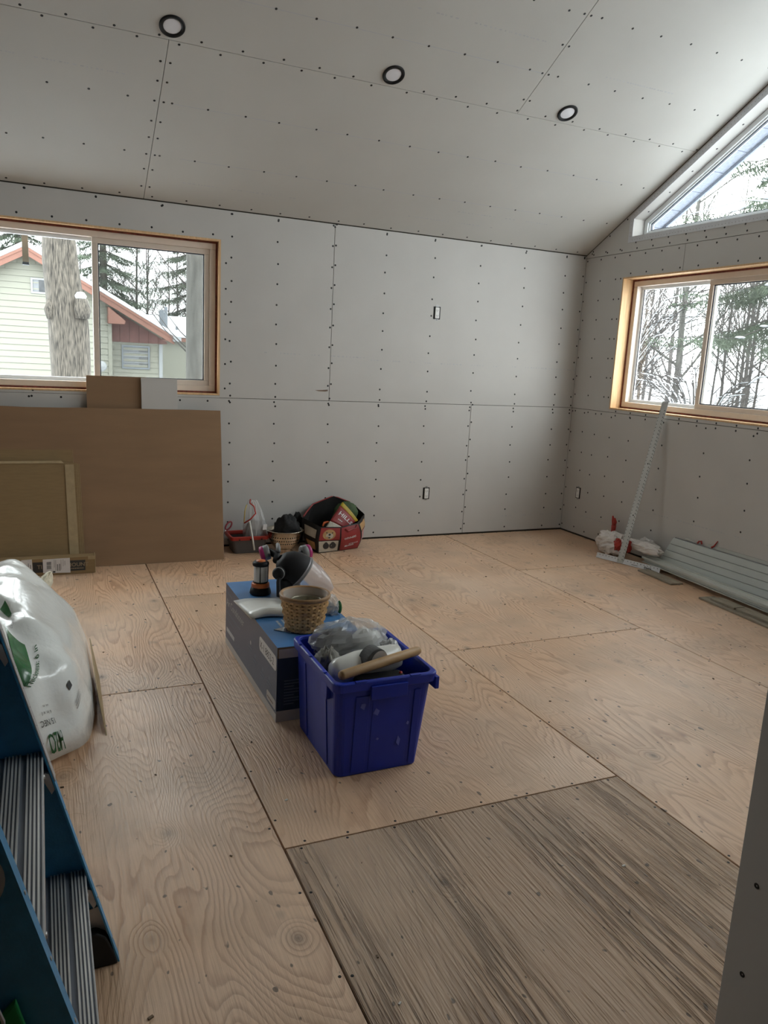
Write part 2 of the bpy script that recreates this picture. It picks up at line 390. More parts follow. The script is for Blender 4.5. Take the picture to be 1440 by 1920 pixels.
wall_sheet(wr, Q2((GA - g, JU + g), (D1[0], JU + g), (D1[0], GZ), (GA - g, GZ)), X1)
wall_sheet(wr, Q2((D1[1] - g, .012), (D1[0], .012), (D1[0], JU - g), (D1[1] - g, JU - g)), X1)
wall_sheet(wr, Q2((-2.44 - g, .012), (D1[1], .012), (D1[1], JR - g), (-2.44 - g, JR - g)), X1)
wall_sheet(wr, Q2((D1[0] - g, .012), (YB, .012), (YB, HW - .01), (GB_, gtop(GB_)), (GB_, GZ), (D1[0] - g, GZ)), X1)
pts = []
for y in (-.02, -.18, -.33, -.52, -.74, -1.10, -1.5, -1.9, -2.2):
    z = .06
    while z < 1.06:
        pts.append((0, y + rs.uniform(-.01, .01), z + rs.uniform(-.012, .012))); z += .165
for i in range(14):
    y = -.05 - i * .17
    pts += [(0, y, JR - .022), (0, y + .03, JU - .025), (0, y - .04, JU + .022), (0, y - .02, GZ - .035 if y < -.5 else JU + .03)]
    if y < WR[1] - .05: pts += [(0, y, WR[3] + .025), (0, y, JR + .012)]
for y in (-.02, -.2, -.4, -.455):
    for i in range(7): pts.append((0, y + rs.uniform(-.01, .01), 1.2 + i * .155))
for i in range(13):
    y = -.08 - i * .19
    pts.append((0, y, zc(y) - .02))
screws_on(wr, [q for q in pts if q[1] > -2.4], (-1, 0, 0))
stamps(wr, (0, -.04, .175), (0, -1, 0), (0, 0, 1), 18, 7); stamps(wr, (0, -.9, .36), (0, -1, 0), (0, 0, 1), 40, 8)

# left and rear walls, beyond the frame
wl = setting('wall_left'); mb = MB(); mb.box(XL - .17, XL, YB - .2, .17, -.2, HW)
mb.prism([(XL - .17, 0, HW), (XL - .17, YB, HW), (XL - .17, YR, ZR + .03)], (.17, 0, 0)); mb.build('drywall_face', M['drywall'], wl)
wk = setting('wall_rear'); MB().box(XL, 0, YB - .17, YB, -.2, HW + .05).build('drywall_face', M['drywall'], wk)

# partition end close to the camera: its side faces the unlit half of the house
pw = setting('wall_partition'); PX, PY = -2.936, -4.480
MB().box(PX + .0135, PX + .10, YB + .001, PY - .0135, 0, 2.5).build('framing', M['gap'], pw)
MB().box(PX, PX + .0128, YB + .001, PY, .008, 2.5).build('drywall_sheet', M['drywall'], pw, bevel=.001)
MB().box(PX + .0132, PX + .10, PY - .0128, PY, .008, 2.5).build('drywall_sheet', M['drywall'], pw, bevel=.001)
MB().box(PX + .1002, PX + .113, YB + .001, PY, .008, 2.5).build('drywall_sheet', M['drywall'], pw, bevel=.001)
for z in (.19, .397, .60, .80, 1.0, 1.2, 1.4):
    MB().lathe([(.0001, -.0002), (.0038, .0004), (.0055, .0012), (.0062, .0001)], (PX, PY - .045, z), 12, (-1, 0, 0)).build('screw_head', M['screw'], pw, smooth=True)

# unseen dark wall and lid, added to keep room light off the partition
wh = setting('wall_light_block')
MB().box(-5.12, -5.0, YB + .001, -3.35, 0, 2.5).build('light_block_board', M['light_block'], wh)
MB().box(-5.12, PX + .113, YB + .001, -4.65, 2.5, 2.56).build('light_block_lid', M['light_block'], wh)

# ceiling slopes
def slope_pt(x, s, front=True):                # s metres up the slope from the eave
    y = -s * CS if front else YB + s * CS
    return Vector((x, y, HW + s * CS * SL))
cf = setting('ceiling')
nf = Vector((0, -SL, -1)).normalized()         # faces down into the room
def ceil_sheet(x0, x1, s0, s1, front=True):
    n = nf if front else Vector((0, SL, -1)).normalized()
    P = [slope_pt(x0 + g, s0 + g, front), slope_pt(x1 - g, s0 + g, front), slope_pt(x1 - g, s1 - g, front), slope_pt(x0 + g, s1 - g, front)]
    MB().prism(P, -n * .0128).build('drywall_sheet', M['ceiling_board'], cf, bevel=.0012)
for r, xs in enumerate(((-7.6, -7.23, -3.57, 0), (-7.6, -5.14, -1.482, 0), (-7.6, -7.23, -3.57, 0))):
    for a, b in zip(xs, xs[1:]):
        ceil_sheet(a, b, r * 1.24, (r + 1) * 1.24); ceil_sheet(a, b, r * 1.24, (r + 1) * 1.24, False)
mb = MB()
for fr in (True, False):
    n = nf if fr else Vector((0, SL, -1)).normalized()
    mb.prism([slope_pt(XL - .2, -.35, fr) - n * .02, slope_pt(.17, -.35, fr) - n * .02, slope_pt(.17, 3.73, fr) - n * .02, slope_pt(XL - .2, 3.73, fr) - n * .02], -n * .2)
mb.build('rafters', M['gap'], cf)
pts = []
for s in (.03, .41, .83, 1.22, 1.262, 1.55, 1.95, 2.44):
    x = -.12 + (.1 if s in (1.262,) else 0)
    while x > -4.7:
        if not (abs(s - 1.2) > .1 and False): pts.append(slope_pt(x + rs.uniform(-.012, .012), s + rs.uniform(-.006, .006)))
        x -= .212
for s in (.12, .28, .41, .55, .68, .83, .97, 1.1):
    for dx in (-.025, .025): pts.append(slope_pt(-3.57 + dx, s))
for s in (1.35, 1.55, 1.75, 1.95): 
    for dx in (-.022, .022): pts.append(slope_pt(-1.482 + dx, s))
screws_on(cf, pts, nf)
mb = MB()
for s, x0, x1 in ((.41, -3.4, -.5), (.83, -3.5, -.4), (1.55, -3.3, -1.5)):
    mb.add([slope_pt(x0, s - .0012) + nf * .0005, slope_pt(x1, s - .0012) + nf * .0005, slope_pt(x1, s + .0012) + nf * .0005, slope_pt(x0, s + .0012) + nf * .0005], [(0, 1, 2, 3)])
mb.build('chalk_lines', M['chalk'], cf)
up = Vector((0, -CS, CS * SL))
for i, (x, s) in enumerate(((-3.35, .20), (-4.4, .97), (-2.4, 1.74), (-1.75, .18), (-1.4, .30), (-1.1, 1.62))): stamps(cf, slope_pt(x, s), (1, 0, 0), up, 24, 20 + i)

# ------------------------------------------------------------------ windows
def ring(o, a, b, n, w, h, t, d0, d1):           # rectangular frame ring in plane (a, b), n = depth axis
    m = MB(); o, a, b, n = map(Vector, (o, a, b, n))
    for ra, rb in (((0, w), (0, t)), ((0, w), (h - t, h)), ((0, t), (t, h - t)), ((w - t, w), (t, h - t))): m.obox(o, a, b, n, ra, rb, (d0, d1))
    return m
def slider(par, o, a, b, n, w, h, split, screen_right, jd):
    """o lower corner on the wall face, a along, b up, n outward; w x h opening."""
    o, a, b, n = map(Vector, (o, a, b, n)); jt = .012
    for ra, rb in (((0, w), (0, jt)), ((0, w), (h - jt, h)), ((0, jt), (jt, h - jt)), ((w - jt, w), (jt, h - jt))):
        MB().obox(o, a, b, n, ra, rb, (-.001, .16)).build('jamb_board', M['pine'], par, bevel=.001)
    ring(o + a * .0125 + b * .0125, a, b, n, w - .025, h - .025, .0125, jd - .004, jd + .05).build('foam_seal', M['foam'], par)
    ring(o + a * .022 + b * .022, a, b, n, w - .044, h - .044, .042, jd, jd + .075).build('frame', M['vinyl'], par, bevel=.003)
    i0 = .062; W, H = w - 2 * i0, h - 2 * i0; O = o + a * i0 + b * i0
    s1 = ring(O + a * (split - i0 - .02), a, b, n, w - i0 - split + .02, H, .036, jd + .012, jd + .04).build('sash', M['vinyl'], par, bevel=.003)
    MB().obox(O + a * (split - i0 + .015), a, b, n, (0, w - i0 - split - .05), (.035, H - .035), (jd + .024, jd + .028)).build('pane', M['glass'], par)
    ring(O + a * (split - i0 + .016), a, b, n, w - i0 - split - .052, H - .072, .007, jd + .0225, jd + .0295).build('gasket', M['gasket'], par).location += b * .036
    s2 = ring(O, a, b, n, split - i0 + .02, H, .026, jd + .045, jd + .07).build('sash', M['vinyl_out'], par, bevel=.003)
    MB().obox(O, a, b, n, (.025, split - i0 - .004), (.025, H - .025), (jd + .054, jd + .058)).build('pane', M['glass'], par)
    MB().obox(O, a, b, n, (.026, .034), (.026, H - .026), (jd + .05, jd + .053)).build('gasket', M['gasket'], par)
    MB().obox(O + a * (split - i0 + .02), a, b, n, (0, w - i0 - split - .03), (.01, H - .01), (jd + .078, jd + .0785)).build('insect_screen', M['screen'], par)
w1 = setting('window_1'); slider(w1, (WB[0], 0, WB[2]), (1, 0, 0), (0, 0, 1), (0, 1, 0), WB[1] - WB[0], WB[3] - WB[2], -3.868 - WB[0], True, .05)
w2 = setting('window_2'); slider(w2, (0, WR[1], WR[2]), (0, -1, 0), (0, 0, 1), (1, 0, 0), WR[1] - WR[0], WR[3] - WR[2], .80, True, .10)
# gable window
w3 = setting('window_3')
def trap(inset, zi=None):                        # the opening's outline shrunk by inset
    k = inset * math.sqrt(1 + SL * SL)
    z0 = GZ + inset; y0 = GY0 - inset; y1 = GY1 + inset
    return [(y0, z0), (y1, z0), (y1, gtop(y1) - k), (y0, gtop(y0) - k)]
def trap_ring(i0, i1, x0, x1, name, m, bevel=0, each=False):
    A, B = trap(i0), trap(i1)
    for i in range(4):
        j = (i + 1) % 4
        MB().prism([(x0, *A[i]), (x0, *A[j]), (x0, *B[j]), (x0, *B[i])], (x1 - x0, 0, 0)).build(name, M[m], w3, bevel=bevel)
trap_ring(0, .013, -.0005, .105, 'reveal_board', 'drywall', .001)
trap_ring(.0135, .05, .105, .17, 'frame', 'vinyl_out', .002)
trap_ring(.05, .062, .118, .16, 'glazing_bead', 'vinyl_out', .002)
trap_ring(.062, .068, .128, .145, 'gasket', 'gasket')
MB().prism([(.134, y, z) for y, z in trap(.066)], (.005, 0, 0)).build('pane', M['glass'], w3)
trap_ring(-.030, .0135, -.0028, -.0006, 'corner_bead', 'bead')
T0, T1 = trap(-.012), trap(.002)
mb = MB(); mb2 = MB()
for e in (0, 2, 3):
    A, B = Vector((0, *T0[e])), Vector((0, *T0[(e + 1) % 4])); n = int((B - A).length / .028)
    for k in range(1, n):
        q = A.lerp(B, k / n); q.x = -.0029; mb.lathe([(.0001, .0004), (.0024, 0)], q, 5, (-1, 0, 0))
mb.build('bead_holes', M['gap'], w3, kind='stuff')
pts = []
for k in range(11):
    y = GY0 - .1 - k * .2; pts.append(Vector((.055, y, gtop(y) - .0147)))
screws_on(w3, pts, Vector((0, -SL, -1)).normalized())
w4 = setting('window_added')  # unseen mirrored gable pane, added to let in more daylight
MB().prism([(.134, y, z) for y, z in ((GA, GZ), (GB_, GZ), (GB_, gtop(GB_)), (GA, gtop(GA)))], (.005, 0, 0)).build('pane', M['glass'], w4)
# ------------------------------------------------------------------ outdoors
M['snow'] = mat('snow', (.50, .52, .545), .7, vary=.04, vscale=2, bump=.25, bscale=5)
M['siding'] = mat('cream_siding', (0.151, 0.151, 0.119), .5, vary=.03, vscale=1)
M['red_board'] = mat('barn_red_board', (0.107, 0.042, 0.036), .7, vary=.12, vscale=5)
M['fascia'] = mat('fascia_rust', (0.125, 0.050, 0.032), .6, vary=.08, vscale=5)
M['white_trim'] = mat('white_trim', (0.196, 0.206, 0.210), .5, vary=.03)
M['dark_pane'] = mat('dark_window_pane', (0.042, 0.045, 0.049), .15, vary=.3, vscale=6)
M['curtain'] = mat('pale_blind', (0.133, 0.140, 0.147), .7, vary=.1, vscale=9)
M['metal_grey'] = mat('grey_metal', (0.119, 0.133, 0.147), .45, metal=.4, vary=.1)
M['bark'] = mat('tree_bark', (0.061, 0.053, 0.043), .95, vary=.85, vscale=60, stretch=(1, 1, .12), bump=1.0, bscale=50)
M['bark_grey'] = mat('tree_bark_grey', (0.070, 0.068, 0.061), .95, vary=.35, vscale=14, stretch=(1, 1, .2), bump=.8, bscale=16)
M['twig'] = mat('bare_twigs', (0.053, 0.047, 0.044), .95, vary=.25, vscale=4)
M['needle'] = mat('conifer_needles', (0.046, 0.062, 0.039), .9, vary=.35, vscale=3)
M['shingle'] = mat('soffit_blue_grey', (0.273, 0.299, 0.364), .8, vary=.15, vscale=60, bump=.3, bscale=150)
M['shim_pale'] = mat('weathered_pale_wood', (0.294, 0.252, 0.196), .7, vary=.12, vscale=8)
M['wire'] = mat('overhead_wire', (.10, .10, .11), .6, vary=.1)
GZ0 = -.9
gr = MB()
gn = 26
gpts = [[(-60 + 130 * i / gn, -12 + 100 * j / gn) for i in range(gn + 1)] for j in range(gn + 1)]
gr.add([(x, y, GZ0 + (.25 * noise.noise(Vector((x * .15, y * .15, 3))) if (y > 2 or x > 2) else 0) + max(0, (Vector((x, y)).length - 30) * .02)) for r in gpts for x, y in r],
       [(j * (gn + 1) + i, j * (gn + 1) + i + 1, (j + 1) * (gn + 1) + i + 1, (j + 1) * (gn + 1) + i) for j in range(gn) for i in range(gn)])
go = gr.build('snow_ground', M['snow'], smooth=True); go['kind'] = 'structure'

# neighbour's house
KF = 25.446 / 19.446
fx = lambda x: -4.2235 + (x + 4.2235) * KF
fz = lambda z: 1.3966 + (z - 1.3966) * KF
ho = thing('neighbour_house', 'cream sided house with rust red fascia and snowy roof behind thick trunk', 'house', (-4.4, 20, GZ0))
AX, AZ, RS = fx(-4.41), fz(3.44), .555
roofz = lambda x: AZ - RS * abs(x - AX)
XM, XW = fx(-2.645), fx(-1.44)
XLm = AX - (XM - AX)
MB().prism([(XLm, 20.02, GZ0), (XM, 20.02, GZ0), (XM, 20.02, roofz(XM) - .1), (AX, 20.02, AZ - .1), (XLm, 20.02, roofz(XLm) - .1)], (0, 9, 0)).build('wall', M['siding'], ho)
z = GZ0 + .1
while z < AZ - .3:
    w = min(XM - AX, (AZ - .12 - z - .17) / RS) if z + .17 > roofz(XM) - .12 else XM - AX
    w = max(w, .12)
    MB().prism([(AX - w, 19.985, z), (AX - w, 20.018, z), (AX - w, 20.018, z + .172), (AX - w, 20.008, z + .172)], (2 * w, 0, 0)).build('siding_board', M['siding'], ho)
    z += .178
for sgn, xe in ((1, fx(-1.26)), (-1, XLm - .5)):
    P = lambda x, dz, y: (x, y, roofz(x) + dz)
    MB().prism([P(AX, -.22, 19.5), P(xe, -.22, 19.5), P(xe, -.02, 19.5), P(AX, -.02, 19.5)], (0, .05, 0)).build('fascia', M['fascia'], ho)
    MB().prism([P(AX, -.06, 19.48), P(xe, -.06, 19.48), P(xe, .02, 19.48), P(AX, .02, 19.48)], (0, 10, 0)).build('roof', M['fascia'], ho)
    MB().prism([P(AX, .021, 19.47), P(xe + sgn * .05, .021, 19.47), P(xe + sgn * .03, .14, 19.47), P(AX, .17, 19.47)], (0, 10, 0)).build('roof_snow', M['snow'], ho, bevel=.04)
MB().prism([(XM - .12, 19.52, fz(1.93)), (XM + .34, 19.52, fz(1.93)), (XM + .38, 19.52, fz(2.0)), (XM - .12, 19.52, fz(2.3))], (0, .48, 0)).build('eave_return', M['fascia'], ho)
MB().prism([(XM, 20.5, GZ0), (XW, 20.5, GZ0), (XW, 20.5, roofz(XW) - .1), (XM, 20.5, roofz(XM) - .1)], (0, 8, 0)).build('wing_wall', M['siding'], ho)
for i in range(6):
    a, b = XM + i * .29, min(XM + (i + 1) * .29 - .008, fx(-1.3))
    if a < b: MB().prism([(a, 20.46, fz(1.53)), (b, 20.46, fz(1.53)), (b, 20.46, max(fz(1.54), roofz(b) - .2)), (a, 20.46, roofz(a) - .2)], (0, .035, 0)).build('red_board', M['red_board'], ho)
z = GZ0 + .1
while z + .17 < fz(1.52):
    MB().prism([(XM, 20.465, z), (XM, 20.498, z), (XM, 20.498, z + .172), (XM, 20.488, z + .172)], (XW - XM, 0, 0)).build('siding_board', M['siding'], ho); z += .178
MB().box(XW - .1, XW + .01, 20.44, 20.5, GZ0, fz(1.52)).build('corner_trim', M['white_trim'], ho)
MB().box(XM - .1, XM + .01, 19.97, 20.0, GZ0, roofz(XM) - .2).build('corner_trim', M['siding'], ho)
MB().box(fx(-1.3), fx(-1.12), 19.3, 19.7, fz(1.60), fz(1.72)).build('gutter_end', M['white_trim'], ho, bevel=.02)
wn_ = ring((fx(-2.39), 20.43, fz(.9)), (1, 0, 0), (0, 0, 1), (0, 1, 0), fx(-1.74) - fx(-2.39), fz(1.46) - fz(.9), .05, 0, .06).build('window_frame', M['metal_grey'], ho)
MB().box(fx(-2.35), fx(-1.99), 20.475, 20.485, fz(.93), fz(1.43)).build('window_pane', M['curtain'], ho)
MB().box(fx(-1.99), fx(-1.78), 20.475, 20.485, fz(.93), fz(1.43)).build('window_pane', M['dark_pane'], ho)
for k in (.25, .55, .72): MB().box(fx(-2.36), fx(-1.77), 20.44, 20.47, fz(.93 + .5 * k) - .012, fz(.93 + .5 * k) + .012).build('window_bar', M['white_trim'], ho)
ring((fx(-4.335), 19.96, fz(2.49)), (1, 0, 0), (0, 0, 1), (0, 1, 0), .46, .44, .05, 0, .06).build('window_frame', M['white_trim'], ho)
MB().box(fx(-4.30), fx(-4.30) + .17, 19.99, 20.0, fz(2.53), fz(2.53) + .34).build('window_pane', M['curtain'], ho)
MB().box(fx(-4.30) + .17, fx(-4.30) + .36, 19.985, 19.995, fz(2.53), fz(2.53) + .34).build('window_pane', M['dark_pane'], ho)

sm = thing('service_mast', 'slim grey electric mast with round meter at house corner', 'mast', (-2.35, 19.3, GZ0))
MX = -2.62
MB().tube([(MX, 19.3, GZ0), (MX, 19.3, 4.1), (MX + .05, 19.2, 4.25)], .055, 8).build('pipe', M['metal_grey'], sm, smooth=True)
MB().lathe([(.16, 0), (.16, .08), (.12, .14), (.001, .15)], (MX + .09, 19.22, .82), 14, (0, -1, 0)).build('meter', M['white_trim'], sm, smooth=True)
MB().box(MX - .08, MX + .08, 19.2, 19.36, 2.0, 2.3).build('bracket', M['metal_grey'], sm)

sh = thing('snow_roofed_shed', 'low cream building with flat looking snow covered roof', 'shed', (2.4, 30, GZ0))
MB().box(.05, 4.5, 26.5, 31, GZ0, 1.9).build('wall', M['siding'], sh)
MB().prism([(-.6, 26.2, 1.88), (-.6, 31.2, 2.75), (-.6, 31.2, 2.66), (-.6, 26.2, 1.74)], (5.4, 0, 0)).build('roof', M['fascia'], sh)
MB().prism([(-.62, 26.15, 1.89), (-.62, 26.15, 2.03), (-.62, 31.2, 2.92), (-.62, 31.2, 2.76)], (5.45, 0, 0)).build('roof_snow', M['snow'], sh, bevel=.04)
MB().tube([(.55, 27.4, 1.9), (.55, 27.4, 3.1)], .07, 8).build('flue_pipe', M['metal_grey'], sh)
MB().tube([(.95, 27.2, 2.0), (.95, 27.2, 2.35)], .05, 8).build('roof_vent', M['metal_grey'], sh)
MB().box(.38, .55, 27.9, 28.1, 2.0, 3.0).build('chimney', M['metal_grey'], sh)

# big trunks close to the window
def trunk(mb, path, rr, seed, n=20, amp=.12):
    ph = seed * 7.1; rings = []
    for (q, r) in zip(path, rr):
        q = Vector(q)
        rings.append([q + Vector((math.cos(2 * math.pi * k / n), math.sin(2 * math.pi * k / n), 0)) * r * (1 + amp * noise.noise(Vector((math.cos(2 * math.pi * k / n) * 1.6, math.sin(2 * math.pi * k / n) * 1.6, q.z * .8 + ph)))) for k in range(n)])
    mb.loft(rings)
def lerp_path(keys, n):
    out = []
    for i in range(n):
        t = i / (n - 1) * (len(keys) - 1); j = min(int(t), len(keys) - 2); u = t - j
        out.append(tuple(keys[j][c] * (1 - u) + keys[j + 1][c] * u for c in range(len(keys[0]))))
    return out
t1 = thing('maple_tree', 'thick old double trunk with grooved bark just outside window', 'tree', (-3.8, 7, GZ0))
K = lerp_path([(-3.80, 7, GZ0, .31), (-3.84, 7, .9, .235), (-3.88, 7, 1.9, .225), (-3.95, 7, 2.6, .185), (-3.93, 7, 3.2, .18), (-3.95, 7.1, 6.5, .15)], 30)
mb = MB(); trunk(mb, [q[:3] for q in K], [q[3] for q in K], 1); mb.build('trunk', M['bark'], t1, smooth=True)
K = lerp_path([(-3.66, 6.98, GZ0, .22), (-3.66, 6.98, .9, .145), (-3.68, 6.98, 1.7, .15), (-3.74, 6.98, 2.2, .13), (-3.78, 7.0, 2.9, .10), (-3.76, 7.1, 6.5, .09)], 30)
mb = MB(); trunk(mb, [q[:3] for q in K], [q[3] for q in K], 2); mb.build('trunk', M['bark'], t1, smooth=True)
mb = MB(); trunk(mb, [(-3.63, 6.86, 1.78), (-3.62, 6.84, 1.9), (-3.63, 6.85, 2.06)], [.10, .12, .085], 4, 12); mb.build('branch_stub', M['bark'], t1, smooth=True)
mb = MB(); mb.lathe([(.001, .0), (.07, .01), (.085, .05), (.05, .1), (.001, .11)], (-3.64, 6.85, 2.05), 10); mb.build('snow_cap', M['snow'], t1, smooth=True)
mb = MB(); trunk(mb, [(-4.05, 6.88, 1.75), (-4.06, 6.86, 1.88), (-4.05, 6.88, 2.02)], [.05, .075, .045], 6, 10); mb.build('burl', M['bark'], t1, smooth=True)
t2 = thing('maple_tree', 'pale grey trunk seen through the right pane of the left window', 'tree', (-1.62, 9, GZ0))
K = lerp_path([(-1.62, 9, GZ0, .26), (-1.62, 9, .9, .165), (-1.62, 9, 2.2, .15), (-1.60, 9, 3.2, .165), (-1.55, 9, 6.5, .14)], 24)
mb = MB(); trunk(mb, [q[:3] for q in K], [q[3] for q in K], 3); mb.build('trunk', M['bark_grey'], t2, smooth=True)
mb = MB(); r5 = random.Random(5)
for i in range(16):
    z0 = r5.uniform(1.2, 3.2); a = -1.0 if r5.random() < .8 else .6; L_ = r5.uniform(.5, 1.5)
    mb.tube([(-1.62, 9.1, z0), (-1.62 + a * .35 * L_, 9.2, z0 + .35 * L_), (-1.62 + a * .8 * L_, 9.3, z0 + .95 * L_)], [.014, .009, .003], 5)
mb.build('branches', M['twig'], t2, kind='stuff')
hb = thing('hanging_board', 'pale board hanging outside the left window from the eave', 'board', (-4.28, .28, 1.9))
MB().box(-4.300, -4.262, .262, .300, 1.912, 2.235).build('board', M['shim_pale'], hb)
MB().box(-4.301, -4.261, .261, .301, 1.895, 1.912).build('end_cap', M['metal_grey'], hb)

# trees
def bare_tree(name, label, seed, h, r0, limbs, spread, m='twig', group=None, loc=(0, 0, 0), low=.25, fine=7):
    r = random.Random(seed); t = thing(name, label, 'tree', loc, 0, group)
    mbt = MB(); mbb = MB()
    pts = [Vector((0, 0, 0))]
    for i in range(1, 8): pts.append(Vector((pts[-1].x + r.uniform(-.05, .05) * h / 8, pts[-1].y + r.uniform(-.05, .05) * h / 8, h * i / 7)))
    mbt.tube(pts, [r0 * (1 - .85 * i / 7) for i in range(8)], 7)
    def limb(p, d, L, rad, depth):
        q = [p]; dd = d.copy()
        for k in range(3):
            dd = (dd + Vector((r.uniform(-.22, .22), r.uniform(-.22, .22), r.uniform(.0, .22)))).normalized(); q.append(q[-1] + dd * L / 3)
        mbb.tube(q, [rad, rad * .75, rad * .5, rad * .25], 4 if depth else 5, cap=False)
        if depth >= 2: return
        for k in range(fine if depth == 0 else 4):
            f = r.uniform(.25, 1); j = min(int(f * 3), 2); pp = q[j].lerp(q[j + 1], f * 3 - j)
            nd = (dd + Vector((r.uniform(-.9, .9), r.uniform(-.9, .9), r.uniform(-.3, .6)))).normalized()
            limb(pp, nd, L * r.uniform(.3, .55), rad * .45, depth + 1)
    for i in range(limbs):
        f = low + (1 - low) * i / limbs; j = min(int(f * 7), 6); p = pts[j].lerp(pts[j + 1], f * 7 - j); a = i * 2.4 + r.uniform(-.4, .4)
        limb(p, Vector((math.cos(a), math.sin(a), r.uniform(.5, 1.2))).normalized(), h * spread * (1.1 - f * .7), r0 * .4 * (1.15 - f), 0)
    mbt.build('trunk', M[m], t, world=False, smooth=True); mbb.build('branches', M[m], t, world=False, kind='stuff')
    return t
def conifer(name, label, seed, h, base, rad, layers, loc, group=None, snow=True):
    r = random.Random(seed); t = thing(name, label, 'tree', loc, 0, group)
    MB().tube([(0, 0, 0), (0, 0, h * .5), (0, 0, h)], [h * .018, h * .011, .01], 8).build('trunk', M['bark'], t, world=False, smooth=True)
    mbn = MB(); mbs = MB(); mbw = MB()
    for li in range(layers):
        f = li / layers; z = base + (h - base) * f; R = rad * (1 - f) ** .8 + .15
        for k in range(8):
            a = li * 1.1 + k * .785 + r.uniform(-.2, .2); L_ = R * r.uniform(.8, 1.12); dx, dy = math.cos(a), math.sin(a)
            path = [Vector((dx * L_ * s, dy * L_ * s, z - L_ * (.42 * s - .18 * s * s * s) + r.uniform(-.03, .03))) for s in (0, .33, .66, 1.0)]
            mbw.tube(path, [.02, .014, .009, .004], 4, cap=False)
            side = Vector((-dy, dx, 0))
            for i in range(22):
                s = .12 + .88 * i / 21; j = min(int(s * 3), 2); p = path[j].lerp(path[j + 1], s * 3 - j)
                for sg in (-1, 1):
                    ll = L_ * .30 * (1.1 - s * .75) * r.uniform(.7, 1.15)
                    tip = p + side * sg * ll * .75 + Vector((dx, dy, 0)) * ll * .55 - Vector((0, 0, ll * r.uniform(.25, .75)))
                    n_ = max(4, int(ll / .03))
                    for q in range(n_):
                        u = (q + r.random()) / n_; b = p.lerp(tip, u); w = .05 + .02 * r.random()
                        d1 = Vector((r.uniform(-1, 1), r.uniform(-1, 1), r.uniform(-1.2, .3))).normalized() * w * 1.9
                        e = (tip - p).normalized() * w * .26
                        mbn.add([b - e, b + e, b + d1 + e * 1.5], [(0, 1, 2)])
            if snow and r.random() < .6:
                for i in range(3):
                    s = r.uniform(.3, .95); j = min(int(s * 3), 2); p = path[j].lerp(path[j + 1], s * 3 - j) + Vector((r.uniform(-.1, .1), r.uniform(-.1, .1), .02))
                    w = r.uniform(.06, .14); mbs.lathe([(.001, -.02), (w, 0), (w * .7, w * .25), (.001, w * .35)], p, 7)
    mbw.build('boughs', M['twig'], t, world=False, kind='stuff'); mbn.build('needles', M['needle'], t, world=False, kind='stuff')
    if snow: mbs.build('snow', M['snow'], t, world=False, kind='stuff', smooth=True)
    return t
sp = conifer('spruce_tree', 'green spruce with snowy drooping boughs outside the gable end', 3, 11.5, 3.7, 2.5, 10, (9.6, 5.7, GZ0))
# arching shrub beside it
def shrub(name, label, seed, loc, n, h):
    r = random.Random(seed); t = thing(name, label, 'shrub', loc); mb = MB(); sn = MB()
    for i in range(n):
        a = r.uniform(0, 6.28); R = r.uniform(.4, 1.0) * h * .62; H = h * r.uniform(.55, 1.0)
        path = [Vector((math.cos(a) * R * s ** 1.5, math.sin(a) * R * s ** 1.5, H * (1.45 * s - .55 * s * s * s))) for s in (0, .2, .4, .6, .8, 1)]
        mb.tube(path, [.028, .022, .016, .011, .008, .003], 5, cap=False)
        if i % 2: sn.tube([q + Vector((0, 0, .018)) for q in path[2:]], [.012, .016, .014, .005], 5, cap=False)
        for k in range(9):
            s = r.uniform(.3, 1); j = min(int(s * 5), 4); p = path[j].lerp(path[j + 1], s * 5 - j); d = Vector((math.cos(a) + r.uniform(-.9, .9), math.sin(a) + r.uniform(-.9, .9), r.uniform(-.2, .9))).normalized(); l = r.uniform(.3, .9)
            q2 = [p, p + d * l * .5 + Vector((0, 0, .03)), p + d * l]; mb.tube(q2, [.010, .007, .003], 4, cap=False)
            for w in range(2): mb.tube([q2[1], q2[1] + (d + Vector((r.uniform(-.8, .8), r.uniform(-.8, .8), r.uniform(-.3, .6)))) * l * .4], [.006, .002], 3, cap=False)
    mb.build('stems', M['twig'], t, world=False, kind='stuff'); sn.build('snow', M['snow'], t, world=False, kind='stuff')
    return t
shrub('arching_shrub', 'bare arching shrub with snow lined stems in left pane of the right window', 11, (8.6, 9.6, GZ0), 80, 5.2)
shrub('arching_shrub', 'bare snowy shrub below the spruce in right pane of the right window', 12, (9.0, 7.2, GZ0), 34, 2.8)
b1 = bare_tree('birch_tree', 'slim bare tree standing nearest behind the arching shrub', 21, 8.5, .10, 16, .28, 'bark_grey', None, (9.4, 8.3, GZ0))
LB = 'bare leafless tree in the grey winter wood beyond the yard'; GB = 'bare trees of the winter wood'
pr = [bare_tree('bare_tree', LB, 31 + i, 9 + i, .075, 20, .32, 'twig', GB, q, .15, 8) for i, q in enumerate(((18, 19, GZ0), (-6, 33, GZ0), (19.5, 13, GZ0)))]
spots = [(22, 24), (24, 19), (27, 15), (23, 11.5), (26, 27), (30, 20), (31, 13), (17, 16.5), (28, 24), (34, 18), (21, 16.5), (33, 27), (36, 23), (20, 21), (38, 14), (16.5, 11.2), (29, 9.5), (24, 14),
         (-10, 35), (-8, 38), (-3, 36), (0, 34), (2, 37), (4, 35), (-5, 40), (-1, 41), (6, 39), (1.5, 42), (-7, 43), (-2.5, 33), (3, 32.5), (5.5, 33.5)]
rr_ = random.Random(77)
spots += [(28 + 3.1 * (k % 7), 12 + 4.2 * (k // 7) + 1.3 * (k % 3)) for k in range(28)] + [(-12 + 2.3 * k, 44 + 2.5 * (k % 3)) for k in range(9)]
LB2 = 'bare leafless tree in the wood behind the red roofed house'
